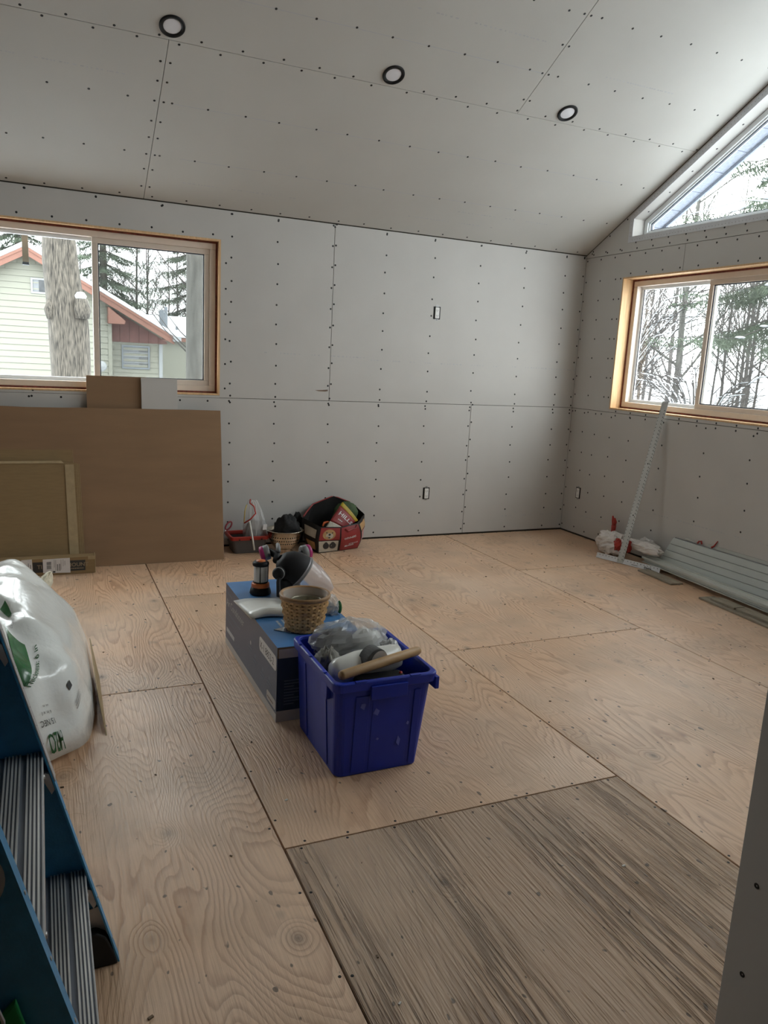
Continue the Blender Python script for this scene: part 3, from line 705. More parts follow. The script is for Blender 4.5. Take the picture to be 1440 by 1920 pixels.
pr[1]['label'] = LB2; pr[1]['group'] = 'bare trees behind the house'
for i, (x, y) in enumerate(spots):
    c = copy_tree(pr[i % 3], (x, y, GZ0), rr_.uniform(0, 6.28), rr_.uniform(.8, 1.25), LB2 if y > 30 and x < 12 else LB)
    c['group'] = 'bare trees behind the house' if y > 30 and x < 12 else GB
conifer('pine_tree', 'dark pine rising behind the snow covered red roof', 9, 12, 2.0, 2.9, 18, (-1.5, 31.5, GZ0), None, False)
conifer('pine_tree', 'dark pine standing left of the service mast behind the house', 10, 12, 3.0, 2.8, 18, (-4.9, 33, GZ0), None, False)
conifer('pine_tree', 'grey green pine behind the pale trunk in the right pane', 13, 13, 2.0, 2.8, 18, (2.6, 33, GZ0), None, False)
conifer('pine_tree', 'grey green pine at far left behind the house gable', 15, 13, 3.0, 2.8, 18, (-8.2, 34, GZ0), None, False)
# own roof overhang at the gable
ov = setting('trim_1', 'blue grey soffit of the roof overhang outside the gable window')
for k in range(20):
    s0, s1 = -.45 + k * .22, -.45 + (k + 1) * .22 - .010
    P = [slope_pt(.171, s0), slope_pt(.43, s0), slope_pt(.43, s1), slope_pt(.171, s1)]
    MB().prism([q - nf * (.015 + .006) for q in P], -nf * .02).build('soffit_panel', M['shingle'], ov)
MB().prism([slope_pt(.431, -.45) + nf * .0, slope_pt(.45, -.45) + nf * .0, slope_pt(.45, 3.9) + nf * .0, slope_pt(.431, 3.9) + nf * .0], -nf * .2).build('rake_board', M['shingle'], ov)
wi = MB().tube([(3.0, -.4, 3.02), (5, 3.0, 3.9), (9, 8.5, 4.9), (16, 17, 6.2)], .012, 6).build('overhead_wire', M['wire'])
tag(wi, 'thin dark overhead wire crossing the gable window view', 'wire')
# ------------------------------------------------------------------ fittings
def small_print(length, h, fn, m, parent, seed=1):          # print too small to read: broken strips
    r = random.Random(seed); mb = MB(); x = 0
    while x < length:
        w = min(r.uniform(.6, 2.4) * h, length - x + .0005); mb.add([fn(x, 0), fn(x + w, 0), fn(x + w, h), fn(x, h)], [(0, 1, 2, 3)]); x += w + h * .35
    return mb.build('small_print', m, parent, kind='stuff')
M['lamp_white'] = mat('lamp_diffuser', (.80, .81, .86), .35, vary=.02)
M['outlet_white'] = mat('outlet_white', (.80, .80, .79), .4, vary=.02)
M['steel'] = mat('galvanised_steel', (.45, .45, .45), .4, metal=.8, vary=.1)
for x, lab in ((-3.565, 'round recessed ceiling light with black ring, leftmost, above the ceiling seam'), (-2.356, 'round recessed ceiling light with black ring, middle one of the row'), (-1.161, 'round recessed ceiling light with grey black ring, nearest the gable window')):
    c = slope_pt(x, 1.168 / CS); t = thing('recessed_light', lab, 'ceiling light', tuple(c), 0, 'recessed lights in the ceiling')
    MB().lathe([(.043, .0005), (.046, .0055), (.058, .008), (.063, .006), (.064, .0002)], c, 40, nf).build('trim_ring', M['black'], t, smooth=True)
    MB().lathe([(.0003, .0034), (.03, .003), (.044, .0015)], c, 32, nf).build('diffuser', M['lamp_white'], t, smooth=True)
def outlet(o, a, n, lab):
    o, a, n = Vector(o), Vector(a), Vector(n); b = Vector((0, 0, 1))
    t = thing('wall_outlet', lab, 'outlet', tuple(o), 0, 'bare outlets in the drywall')
    MB().obox(o, a, b, n, (-.030, .030), (-.048, .048), (.0002, .0012)).build('box_opening', M['black'], t)
    r = MB().obox(o, a, b, n, (-.017, .019), (-.041, .041), (.0013, .009)).build('receptacle', M['outlet_white'], t, bevel=.002)
    for s in (-1, 1):
        for dx, h in ((-.006, .007), (.007, .009)): MB().obox(o + b * s * .02, a, b, n, (dx - .0012, dx + .0012), (-h / 2, h / 2), (.0085, .0093)).build('slot', M['black'], r)
        MB().lathe([(.0003, .0003), (.0022, 0)], o + b * (s * .02 - .009) + n * .009, 8, n).build('slot', M['black'], r)
        e = MB().obox(o + b * s * .052, a, b, n, (-.011, .013), (-.006, .006), (.0005, .0022)).build('mounting_ear', M['steel'], t)
        MB().lathe([(.0003, .002), (.003, .0005)], o + b * s * .052 + n * .0022, 8, n).build('screw', M['screw'], e)
outlet((-1.381, 0, 1.785), (1, 0, 0), (0, -1, 0), 'white outlet without cover plate high on the back wall')
outlet((-1.377, 0, .358), (1, 0, 0), (0, -1, 0), 'white outlet without cover plate low on the back wall')
outlet((0, -.198, .365), (0, -1, 0), (-1, 0, 0), 'white outlet without cover plate on the right wall near the corner')

# ------------------------------------------------------------------ boards and cartons on the left
M['brown_board'] = mat('drywall_back_paper', (.27, .165, .092), .85, vary=.07, vscale=5, stretch=(.6, 3, 3), bump=.04)
M['gypsum'] = mat('gypsum_edge', (.70, .68, .64), .9, vary=.05)
M['cardboard'] = mat('cardboard', (.27, .18, .085), .8, vary=.06, vscale=14, stretch=(1, 6, 6), bump=.05)
M['cardboard_lt'] = mat('cardboard_edge', (.40, .30, .17), .8, vary=.08, vscale=30)
M['label_white'] = mat('paper_label', (.72, .70, .70), .6, vary=.03)
M['ink'] = mat('black_ink', (.035, .035, .035), .6, vary=.1)
M['ink_grey'] = mat('grey_ink', (.28, .28, .28), .6, vary=.1)
def leaning(name, lab, cat, x0, x1, yb, zb, yt, zt, th, m, skew=(0, 0), parts=None, rough_top=0, seed=1):
    t = thing(name, lab, cat, ((x0 + x1) / 2, yb, 0)); r = random.Random(seed)
    u = Vector((0, yt - yb, zt - zb)); n = Vector((0, -(zt - zb), yt - yb)).normalized()      # towards the room
    top = [(x1 + skew[1] + (x0 + skew[0] - x1 - skew[1]) * i / 12, yt, zt + (r.uniform(-rough_top, rough_top) if rough_top else 0)) for i in range(13)]
    MB().prism([(x0, yb, zb), (x1, yb, zb)] + top, n * -th).build('board', M[m], t)
    MB().prism([(x0, yb, zb), (x1, yb, zb)] + top, n * -.0012).build('face_paper', M[m], t).location = -n * -.0001 if False else n * .0006
    for i, (a, b) in enumerate((((x0, yb, zb), (x1, yb, zb)), ((x1, yb, zb), (x1 + skew[1], yt, zt)))):
        A, B = Vector(a), Vector(b); dv = Vector((0, 0, -.0006)) if i == 0 else Vector((.0008, 0, 0))
        MB().prism([A - n * .002, B - n * .002, B - n * (th - .002), A - n * (th - .002)], dv).build('cut_edge', M['gypsum'], t)
    return t
leaning('drywall_offcut', 'large brown backed drywall sheet leaning under the left window', 'drywall', -5.55, -3.103, -.365, .002, -.070, 1.0, .0127, 'brown_board', (0, .029), rough_top=.004, seed=3)
leaning('drywall_offcut', 'narrow brown drywall strip standing between large sheet and window', 'drywall', -3.945, -3.575, -.150, .002, -.020, 1.207, .0127, 'brown_board', (0, .01), seed=4)
leaning('drywall_offcut', 'narrow white faced drywall strip beside the brown strip', 'drywall', -3.602, -3.366, -.185, .002, -.038, 1.205, .0127, 'drywall', (0, .0), seed=5)
fc = thing('flattened_cartons', 'stack of flattened tan cartons leaning on the brown drywall sheet', 'carton', (-4.4, -.43, 0))
for i, (xr, zt_, y0) in enumerate(((-4.028, .655, -.400), (-4.018, .650, -.393), (-4.008, .645, -.386), (-4.045, .735, -.379))):
    u = Vector((0, .21, .68)); n = Vector((0, -.68, .21)).normalized(); yt = y0 + .31 * zt_
    MB().prism([(-4.95, y0, .002), (xr + .012, y0, .002), (xr, yt, zt_), (-4.95, yt, zt_)], -n * .0055).build('carton_sheet', M['cardboard'], fc, bevel=.001)
    MB().prism([(xr + .0125, y0, .002), (xr + .0135, y0, .002), (xr + .0015, yt, zt_), (xr + .0005, yt, zt_)], -n * .0055).build('corrugated_edge', M['cardboard_lt'], fc)
n = Vector((0, -.955, .296))
MB().prism([(-4.085, -.402 + .31 * .02, .02), (-4.030 , -.402 + .31 * .02, .02), (-4.042, -.402 + .31 * .645, .645), (-4.095, -.402 + .31 * .645, .645)], n * .0015).build('side_flap', M['cardboard_lt'], fc).location = (0, -.0015, 0)
MB().prism([(-4.95, -.197, .652), (-4.10, -.197, .652), (-4.115, -.187, .668), (-4.95, -.187, .664)], (0, -.006, .001)).build('top_flap', M['cardboard_lt'], fc)
ct = thing('long_carton', 'long narrow cardboard carton on floor with shipping label and black print', 'carton', (-4.45, -.47, 0))
MB().box(-4.95, -3.946, -.502, -.418, .001, .108).build('box', M['cardboard'], ct, bevel=.002)
MB().prism([(-3.945, -.503, .004), (-3.945, -.42, .004), (-3.945, -.42, .112), (-3.945, -.503, .112)], (.004, 0, 0)).build('end_flap', M['cardboard_lt'], ct)
MB().box(-3.985, -3.945, -.5032, -.5022, .09, .112).build('tape_tab', M['cardboard_lt'], ct)
F = plane_fn((0, -.5026, 0), (1, 0, 0), (0, 0, 1))
MB().box(-4.300, -4.001, -.5028, -.5021, .022, .088).build('black_print', M['ink'], ct)
M['print_tan'] = mat('tan_print', (.30, .23, .15), .7, vary=.1)
lettering('TI', .034, plane_fn((-4.276, -.5031, .046), (1, 0, 0), (0, 0, 1)), M['print_tan'], ct, bold=.0006)
lettering('MOUNT', .034, plane_fn((-4.108, -.5031, .050), (1, 0, 0), (0, 0, 1)), M['print_tan'], ct, bold=.0006)
small_print(0.075, 0.006, plane_fn((-4.086, -.5031, .034), (1, 0, 0), (0, 0, 1)), M['print_tan'], ct, 13)
lb = MB().prism([(-4.243, -.5052, .018), (-4.088, -.5052, .012), (-4.090, -.5052, .106), (-4.243, -.5052, .104)], (0, .002, 0)).build('shipping_label', M['label_white'], ct)
rb = random.Random(12); x = 0
for k in range(16):
    w = rb.uniform(.0008, .0026); MB().box(-4.222, -4.196, -.5056, -.5053, .042 + x, .042 + x + w).build('bar', M['ink'], lb); x += w + rb.uniform(.0008, .002)
mb = MB()
for k, (xx, z0, z1) in enumerate(((-4.18, .05, .1), (-4.172, .03, .098), (-4.164, .028, .07), (-4.152, .028, .072), (-4.142, .035, .098), (-4.130, .055, .1), (-4.12, .06, .09))): mb.box(xx, xx + (.007 if k in (2, 3) else .0025), -.5056, -.5053, z0, z1)
mb.build('small_print', M['ink_grey'], lb, kind='stuff'); MB().box(-4.188, -4.174, -.5056, -.5053, .018, .028).build('corner_mark', M['ink'], lb)
l2 = MB().prism([(-4.362, -.5052, .03), (-4.30, -.5052, .03), (-4.303, -.5052, .108), (-4.362, -.5052, .106)], (0, .002, 0)).build('folded_label', M['label_white'], ct)
mb = MB()
for k in range(4): mb.box(-4.350 + k * .012, -4.345 + k * .012, -.5056, -.5053, .05, .085 - .01 * (k % 2))
mb.build('small_print', M['ink_grey'], l2, kind='stuff')

# ------------------------------------------------------------------ insulation bag
M['bag_white'] = mat('bag_white_plastic', (.84, .86, .84), .22, vary=.05, vscale=4, bump=.8, bscale=9, coat=.3)
M['print_green'] = mat('green_print', (.012, .13, .03), .25, vary=.3, vscale=6, coat=.3)
M['print_dkgreen'] = mat('dark_green_ink', (.02, .10, .03), .4, vary=.1)
M['batt'] = mat('insulation_fluff', (.70, .64, .50), .95, vary=.12, vscale=40, bump=.8, bscale=60)
def S(u, v, off=0.0):
    CX, CY, AX_, AY, H, e1, e2 = -4.44, -2.30, .372, .62, .455, .42, .5
    ph = v * math.pi / 2; c = max(1e-6, math.cos(ph)) ** e1; s = max(1e-9, math.sin(ph)) ** e1
    f = lambda t: math.copysign(abs(t) ** e2, t)
    k = 1 + .03 * math.sin(3 * u + 5 * v + 1) + .018 * math.sin(7 * u - 4 * v)
    q = Vector((CX + AX_ * (1 - .50 * s * s) * c * f(math.cos(u)) * k, CY + AY * c * f(math.sin(u)) * k, .003 + H * s * (1 + .05 * math.sin(4 * u + 2) * c + .05 * math.sin(2 * u))))
    w = noise.noise(q * 9) * .012 + abs(noise.noise(q * 4 + Vector((3, 1, 7)))) * -.02
    if v > .02: q += Vector((math.cos(u) * c, math.sin(u) * c, s)) * (w + off)
    elif off: q += Vector((math.cos(u), math.sin(u), 0)) * off
    return q
ib = thing('insulation_bag', 'slumped white plastic insulation bag with green print beside the ladder', 'bag', (-4.44, -2.3, 0))
nu, nv = 84, 40
MB().loft([[S(-math.pi + 2 * math.pi * k / nu, min(.9999, .001 + (i / nv) ** 1.0)) for k in range(nu)] for i in range(nv + 1)]).build('sack', M['bag_white'], ib, smooth=True)
def on_bag(u0, v0, ax, up, off=.0035):
    return lambda x, y: S(u0 + ax[0] * x + up[0] * y, min(.99, max(.004, v0 + ax[1] * x + up[1] * y)), off)
def patch(poly, m, name, n=12, off=.003):                    # bilinear patch of four (u, v) corners on the bag
    (a, b, c, d) = [Vector(q) for q in poly]
    rows = [[S(*(a.lerp(b, i / n).lerp(d.lerp(c, i / n), j / n)), off) for i in range(n + 1)] for j in range(n + 1)]
    return MB().loft(rows, cap=False, closed=False).build(name, m, ib, smooth=True)
gp = patch([(-1.46, .25), (-1.27, .26), (-.72, .62), (-1.0, .87)], M['print_green'], 'green_panel')
patch([(-1.40, .62), (-1.30, .62), (-1.02, .86), (-1.25, .88)], M['bag_white'], 'white_figure', 6, .0055)
patch([(-.55, .86), (-.40, .84), (-.2, .93), (-.5, .95)], M['print_green'], 'green_panel', 6)
AXD, UPD = (4.1, 1.66), (-4.0, .7)
lettering('Thickness: 6 in', .030, on_bag(-1.275, .235, AXD, UPD), M['print_dkgreen'], ib, bold=.0004)
lettering('Unfaced', .024, on_bag(-.80, .80, (3.4, .15), (-2.6, 2.0)), M['ink_grey'], ib)
lettering('H2O', .046, on_bag(-1.02, .030, (-2.2, .0), (0, -.9)), M['print_dkgreen'], ib, bold=.001)
lettering('15 NEC', .032, on_bag(-1.04, .072, (-2.2, .0), (0, -.9)), M['ink'], ib)
lettering('6 in. x 1', .024, on_bag(-1.06, .105, (-2.2, .0), (0, -.9)), M['ink'], ib)
lettering('co. in', .02, on_bag(-1.08, .135, (-2.2, .0), (0, -.9)), M['ink'], ib)
lettering('6', .04, on_bag(-1.36, .17, (-2.2, .0), (0, -1.2)), M['ink'], ib)
patch([(-1.43, .19), (-1.33, .19), (-1.33, .235), (-1.43, .235)], M['ink_grey'], 'printed_emblem', 4)
for k in range(3): patch([(-.66, .06 + k * .012), (-.50, .085 + k * .012), (-.50, .089 + k * .012), (-.66, .064 + k * .012)], M['ink_grey'], 'printed_line', 4)
patch([(-.68, .155), (-.60, .165), (-.60, .20), (-.68, .19)], M['ink'], 'printed_emblem', 4)
mb = MB(); rf = random.Random(2); rings = []
for i in range(9):
    t_ = i / 8; c = Vector((-4.30 + .09 * t_, -1.74 - .03 * t_, .27 + .03 * t_)); r_ = .11 * math.sin(math.pi * (.12 + .80 * t_))
    rings.append([c + Vector((.4 * math.cos(a), math.sin(a), .9 * math.cos(a + .4))) * r_ * (1 + .3 * noise.noise(Vector((math.cos(a) * 3, math.sin(a) * 3, i)))) for a in [2 * math.pi * k / 14 for k in range(14)]])
mb.loft(rings).build('insulation_tuft', M['batt'], ib)
cs = thing('cardboard_strip', 'thin tan cardboard strip standing along the insulation bag', 'cardboard', (-4.06, -2.4, 0))
MB().prism([(-4.045, -2.70, .001), (-4.035, -2.15, .001), (-4.065, -2.10, .16), (-4.062, -2.50, .10)], (.004, 0, 0)).build('sheet', M['cardboard_lt'], cs)

# ------------------------------------------------------------------ stepladder
M['ladder_blue'] = mat('fibreglass_blue', (.035, .25, .48), .4, vary=.10, vscale=30, bump=.08, bscale=200)
M['alu'] = mat('ladder_aluminium', (.74, .74, .73), .38, metal=.6, vary=.12, vscale=12, stretch=(6, .4, 6))
M['alu_flat'] = mat('aluminium_dull', (.50, .50, .51), .5, metal=.5, vary=.08)
M['rubber'] = mat('black_rubber', (.012, .012, .012), .75, vary=.2)
la = thing('stepladder', 'blue fibreglass stepladder with ribbed aluminium treads at left edge', 'ladder', (-4.25, -4.04, 0))
LU = Vector((-.2498, 0, .9683)); LC = Vector((.9683, 0, .2498)); LY = Vector((0, 1, 0))
RW = .100
M['tread_base'] = mat('tread_groove_shade', (.17, .19, .23), .45, metal=.5, vary=.2, vscale=14, stretch=(4, .3, 4))  # aluminium darkened between the ribs; groove shade put into the colour
def rail(base, inward, name='rail'):
    o = Vector(base); r = MB()
    r.obox(o, LU, LC, LY, (.004, 1.30), (-RW, 0), (0, .0035)); a, b = (.0035, .030) if inward > 0 else (-.0265, 0)
    r.obox(o, LU, LC, LY, (.004, 1.30), (-.0035, 0), (a, b)); r.obox(o, LU, LC, LY, (.004, 1.30), (-RW, -RW + .0035), (a, b))
    return r.build(name, M['ladder_blue'], la)
YF, YN = -3.80, -4.405
XF, XN = -4.098, -4.102
rf_ = rail((XF, YF, 0), -1); rn_ = rail((XN, YN, 0), 1)
MB().obox((XF, YF, 0), LU, LC, LY, (.50, 1.28), (.0002, .0022), (-.026, .003)).build('grey_strip', M['alu_flat'], la)
for k in range(16): MB().lathe([(.0002, .0006), (.0018, 0)], Vector((XF, YF - .011, 0)) + LU * (.54 + k * .045) + LC * .0022, 6, LC).build('strip_hole', M['black'], la)
for j, zz in enumerate((.240, .540, .840)):
    o = Vector((XF, YF, 0)) + LU * (zz / .9683); o.x -= .006
    tr = MB(); tr.box(o.x - .090, o.x - .002, YN + .0045, YF - .0005, zz - .002, zz + .001); tr.box(o.x - .092, o.x - .089, YN + .0045, YF - .0005, zz - .04, zz + .001)
    tt = tr.build('tread', M['tread_base'], la)
    MB().box(o.x - .004, o.x, YN + .0045, YF - .0005, zz - .058, zz + .0045).build('tread_front', M['alu_flat'], tt, bevel=.001)
    xx = o.x - .007
    for k, gap in enumerate((.0052, .0052, .0052, .013, .0052, .0052, .0052, .0052, .013, .0052, .0052, .0052, .0052)):
        MB().box(xx - .0034, xx, YN + .005, YF - .001, zz + .0011, zz + .0045).build('tread_rib', M['alu'], tt); xx -= gap + .0016
    for yy in (YF - .05, YN + .08): MB().lathe([(.0002, .003), (.005, .002), (.0058, 0)], (o.x + .0001, yy, zz - .028), 10, (1, 0, 0)).build('rivet', M['steel'], tt, smooth=True)
    br = [(o.x + .0005, YF - .010, zz - .035), (o.x + .010, YF - .010, zz - .040), (o.x + .0205, YF - .010, zz - .078), (o.x + .014, YF - .010, zz - .088), (o.x + .0005, YF - .010, zz - .058)]
    MB().prism(br, (0, -.010, 0)).build('tread_brace', M['alu_flat'], la)
for k in range(8):
    q = Vector((XF, YF - .012, 0)) + LU * (.06 + .12 * k)
    MB().lathe([(.0002, .002), (.0032, .0012), (.0038, 0)], q + LC * .0002, 8, LC).build('rivet', M['steel'], rf_)
    q = Vector((XN, YN + .015, 0)) + LU * (.06 + .12 * k)
    MB().lathe([(.0002, .002), (.0032, .0012), (.0038, 0)], q + LC * .0002, 8, LC).build('rivet', M['steel'], rn_)
for (bx_, y0) in ((XF, YF - .029), (XN, YN + .004)):
    o = Vector((bx_, y0, 0)); P = [(-RW + .004, .001), (-.004, .001), (-.012, .035), (-.030, .078), (-.05, .092), (-.075, .090), (-RW - .012, .07)]
    MB().prism([o + Vector((a, 0, b)) for a, b in P], (0, .0285, 0)).build('rubber_shoe', M['rubber'], la, bevel=.004)
    MB().obox(o + Vector((0, .024, 0)), LU, LC, LY, (.07, .15), (-RW + .012, -.006), (0, .003)).build('shoe_plate', M['alu_flat'], la)
# rear legs and top cap
for yy in (YF - .03, YN + .005):
    A, B = Vector((-4.95, yy, .0)), Vector((-4.47, yy, 1.22)); d = (B - A).normalized(); s_ = Vector((d.z, 0, -d.x))
    MB().obox(A, d, s_, LY, (.009, (B - A).length), (-.02, .02), (0, .025)).build('rear_leg', M['ladder_blue'], la)
for zz in (.25, .75): MB().box(-4.95 + .48 * zz / 1.22 - .012, -4.95 + .48 * zz / 1.22 + .012, YN + .03, YF - .03, zz - .012, zz + .012).build('rear_bar', M['alu_flat'], la)
MB().box(-4.55, -4.38, YN - .015, YF + .015, 1.235, 1.285).build('top_cap', M['ladder_blue'], la, bevel=.008)
for yy in (YF - .035, YN + .035): MB().tube([(-4.38, yy, 1.0), (-4.60, yy, 1.02)], .006, 6).build('spreader', M['alu_flat'], la)
M['logo_grey'] = mat('logo_grey', (.52, .53, .55), .5, vary=.03)
M['logo_blue'] = mat('logo_navy', (.02, .03, .22), .5, vary=.05)
lo = MB(); lo.add([Vector((-4.325 + .036 * math.cos(a), YN - .0006, .678 + .045 * math.sin(a))) for a in [2 * math.pi * k / 28 for k in range(28)]], [tuple(range(28))]); lo = lo.build('brand_oval', M['logo_grey'], la)
lettering('W', .05, plane_fn((-4.348, YN - .0012, .664), (.97, 0, .2), (-.2, 0, .97)), M['logo_blue'], lo, bold=.002)
M['green_cloth'] = mat('green_fabric', (.0, .22, .05), .7, vary=.12, vscale=20, bump=.1)
gt = thing('green_pouch', 'green cloth corner hanging on the near ladder rail at bottom left', 'cloth', (-4.31, -4.43, .38))
MB().prism([(-4.40, -4.428, .36), (-4.250, -4.428, .36), (-4.283, -4.420, .492), (-4.303, -4.420, .472), (-4.40, -4.424, .42)], (0, .010, 0)).build('cloth_flap', M['green_cloth'], gt, bevel=.003)
MB().tube([(-4.312, -4.430, .52), (-4.299, -4.430, .475), (-4.302, -4.432, .40)], .0028, 6).build('zip_edge', M['alu_flat'], gt)
MB().tube([(-4.335, -4.418, .44), (-4.345, -4.4105, .56), (-4.345, -4.409, .62)], .003, 6).build('hanging_loop', M['green_cloth'], gt)

# ------------------------------------------------------------------ appliance box
M['box_top'] = mat('carton_print_blue', (.06, .20, .45), .35, vary=.16, vscale=7, bump=.03)
M['box_side'] = mat('carton_print_slate', (.085, .10, .155), .45, vary=.06, vscale=6)
M['box_front'] = mat('carton_print_navy', (.02, .045, .10), .45, vary=.1, vscale=8)
M['box_band'] = mat('carton_band_grey', (.52, .50, .49), .6, vary=.04)
M['print_pale'] = mat('pale_print', (.50, .52, .55), .6, vary=.05)
M['print_dim'] = mat('dim_print', (.16, .20, .27), .6, vary=.05)
BX0, BX1, BY0, BY1, BH = -3.431, -3.055, -2.793, -1.905, .307
ab = thing('air_conditioner_box', 'blue printed air conditioner carton with pale bottom band behind bin', 'box', ((BX0 + BX1) / 2, (BY0 + BY1) / 2, 0))
MB().box(BX0 + .001, BX1 - .001, BY0 + .001, BY1 - .001, .001, BH - .001).build('carton_body', M['cardboard'], ab)
MB().box(BX0, BX1, BY0, BY1, BH - .0009, BH).build('top_print', M['box_top'], ab)
MB().box(BX0, BX0 + .0009, BY0, BY1, .034, BH - .001).build('side_print', M['box_side'], ab)
MB().box(BX0 - .0003, BX0 + .0009, BY0, BY1, .001, .0339).build('side_band', M['box_band'], ab)
MB().box(BX0 + .001, BX1 - .001, BY0, BY0 + .0009, .046, .262).build('front_print', M['box_front'], ab)
MB().box(BX0, BX1, BY0 - .0003, BY0 + .0009, .001, .0459).build('front_band', M['box_band'], ab)
MB().box(BX0 + .006, BX1 - .006, BY0 - .0004, BY0 + .0009, .2621, BH - .008).build('front_tape', M['box_band'], ab)
MB().box(BX1 - .0009, BX1, BY0 + .001, BY1, .001, BH - .001).build('side_print', M['box_side'], ab)
MB().box(BX0 + .001, BX1 - .001, BY1 - .0009, BY1, .001, BH - .001).build('back_print', M['box_side'], ab)
SF = lambda y, z: plane_fn((BX0 - .0006, y, z), (0, -1, 0), (0, 0, 1))
lettering('Air Conditioner', .052, SF(-1.925, .205), M['print_pale'], ab)
small_print(0.11, 0.012, SF(-1.925, .262), M['print_dim'], ab, 8)
small_print(0.27, 0.011, SF(-1.925, .165), M['print_dim'], ab, 20)
small_print(0.15, 0.008, SF(-1.925, .130), M['print_dim'], ab, 10)
for k, (y0, z0, w) in enumerate(((-1.93, .072, .16),)): MB().box(BX0 - .0006, BX0, y0 - w, y0, z0, z0 + .02).build('pale_strip', M['print_pale'], ab)
def rounded(y0, y1, z0, z1, r, n=6):
    P = []
    for cy, cz, a0 in ((y0 + r, z0 + r, 180), (y1 - r, z0 + r, 270), (y1 - r, z1 - r, 0), (y0 + r, z1 - r, 90)):
        P += [(cy + r * math.cos(math.radians(a0 + 90 * k / n)), cz + r * math.sin(math.radians(a0 + 90 * k / n))) for k in range(n + 1)]
    return P
st = MB().prism([(BX0 - .0004, y, z) for y, z in rounded(-2.785, -2.535, .205, .265, .018)], (-.0006, 0, 0)).build('model_sticker', M['label_white'], ab)
lettering('X-1 8852-2', .044, plane_fn((BX0 - .0013, -2.548, .219), (0, -1, 0), (0, 0, 1)), M['ink'], st)
st2 = MB().prism([(BX0 - .0004, y, z) for y, z in rounded(-2.785, -2.66, .046, .085, .012)], (-.0006, 0, 0)).build('model_sticker', M['box_band'], ab)
small_print(0.08, 0.007, plane_fn((BX0 - .0013, -2.672, .058), (0, -1, 0), (0, 0, 1)), M['fascia'], st2, 7)
for k, (y, z) in enumerate(((-2.36, .155), (-2.44, .125), (-2.56, .115), (-2.66, .120))):
    MB().box(BX0 - .0006, BX0, y - .06, y, z, z + .006).build('printed_line', M['print_dim'], ab); MB().box(BX0 - .0006, BX0, y - .045, y, z - .014, z - .009).build('printed_line', M['print_dim'], ab)
    MB().lathe([(.0002, .0004), (.009, .0002), (.0095, 0)], (BX0, y - .03, z + .024), 12, (-1, 0, 0)).build('printed_icon', M['print_dim'] if k else M['print_pale'], ab)
for k in range(9): MB().box(BX0 + .03, BX0 + (.09 if k % 3 else .07), BY0 - .0006, BY0, .07 + k * .012, .074 + k * .012).build('printed_line', M['print_dim'], ab)
small_print(0.07, 0.01, plane_fn((-3.355, -2.50, BH + .0005), (0, -1, 0), (1, 0, 0)), M['print_pale'], ab, 7)
small_print(0.07, 0.007, plane_fn((-3.33, -2.49, BH + .0005), (0, -1, 0), (1, 0, 0)), M['print_pale'], ab, 8)

# things on the box
M['orange'] = mat('orange_plastic', (.55, .13, .025), .45, vary=.06)
M['frost'] = mat('frosted_diffuser', (.62, .61, .60), .35, vary=.04)
lx, ly = -3.318, -2.115
ln = thing('camping_lantern', 'orange and black camping lantern with frosted cylinder on the box', 'lantern', (lx, ly, BH))
MB().lathe([(.001, .0005), (.046, .0005), (.050, .006), (.048, .018), (.042, .034), (.04, .035)], (lx, ly, BH), 28).build('base', M['black'], ln, smooth=True)
MB().lathe([(.0395, .034), (.0425, .035), (.041, .052), (.034, .056), (.033, .0555)], (lx, ly, BH), 28).build('orange_collar', M['orange'], ln, smooth=True)
MB().lathe([(.033, .056), (.0345, .057), (.0345, .060), (.030, .061)], (lx, ly, BH), 28).build('lower_ring', M['black'], ln, smooth=True)
MB().lathe([(.001, .0605), (.0305, .0605), (.0315, .063), (.0315, .134), (.029, .136), (.001, .136)], (lx, ly, BH), 28).build('diffuser', M['frost'], ln, smooth=True)
MB().lathe([(.028, .135), (.037, .136), (.0385, .143), (.037, .151), (.030, .156), (.001, .157)], (lx, ly, BH), 28).build('cap', M['black'], ln, smooth=True)
MB().lathe([(.022, .1565), (.021, .160), (.001, .161)], (lx, ly, BH), 20).build('top_button', M['orange'], ln, smooth=True)
for a in (-1.9, -.1, 2.2): MB().tube([(lx + .0335 * math.cos(a), ly + .0335 * math.sin(a), BH + .056), (lx + .0345 * math.cos(a), ly + .0345 * math.sin(a), BH + .138)], .0022, 6).build('guard_wire', M['orange'] if a > 0 else M['black'], ln)
M['poly_white'] = mat('white_poly_sheet', (.70, .70, .66), .3, vary=.05, vscale=10, bump=.12, bscale=14, coat=.2)
wp = thing('folded_plastic_sheet', 'folded white plastic sheet lying across the appliance box', 'plastic sheet', (-3.35, -2.32, BH))
rings = []
PR = [(-2.20, .006), (-2.28, .022), (-2.36, .026), (-2.41, .036), (-2.445, .040), (-2.462, .028), (-2.468, .010), (-2.455, .001), (-2.30, .0008), (-2.20, .0008)]
for i in range(15):
    t_ = i / 14; x = -3.455 + .235 * t_
    rings.append([Vector((x + (.03 * (yy + 2.33) * -2 if i < 8 else 0), yy + .012 * math.sin(6 * t_), BH + .0008 + zz * (1 - .5 * (1 - t_) ** 4) + .003 * noise.noise(Vector((x * 20, yy * 20, 1))) * (zz > .005))) for yy, zz in PR])
MB().loft(rings).build('sheet', M['poly_white'], wp, smooth=True)
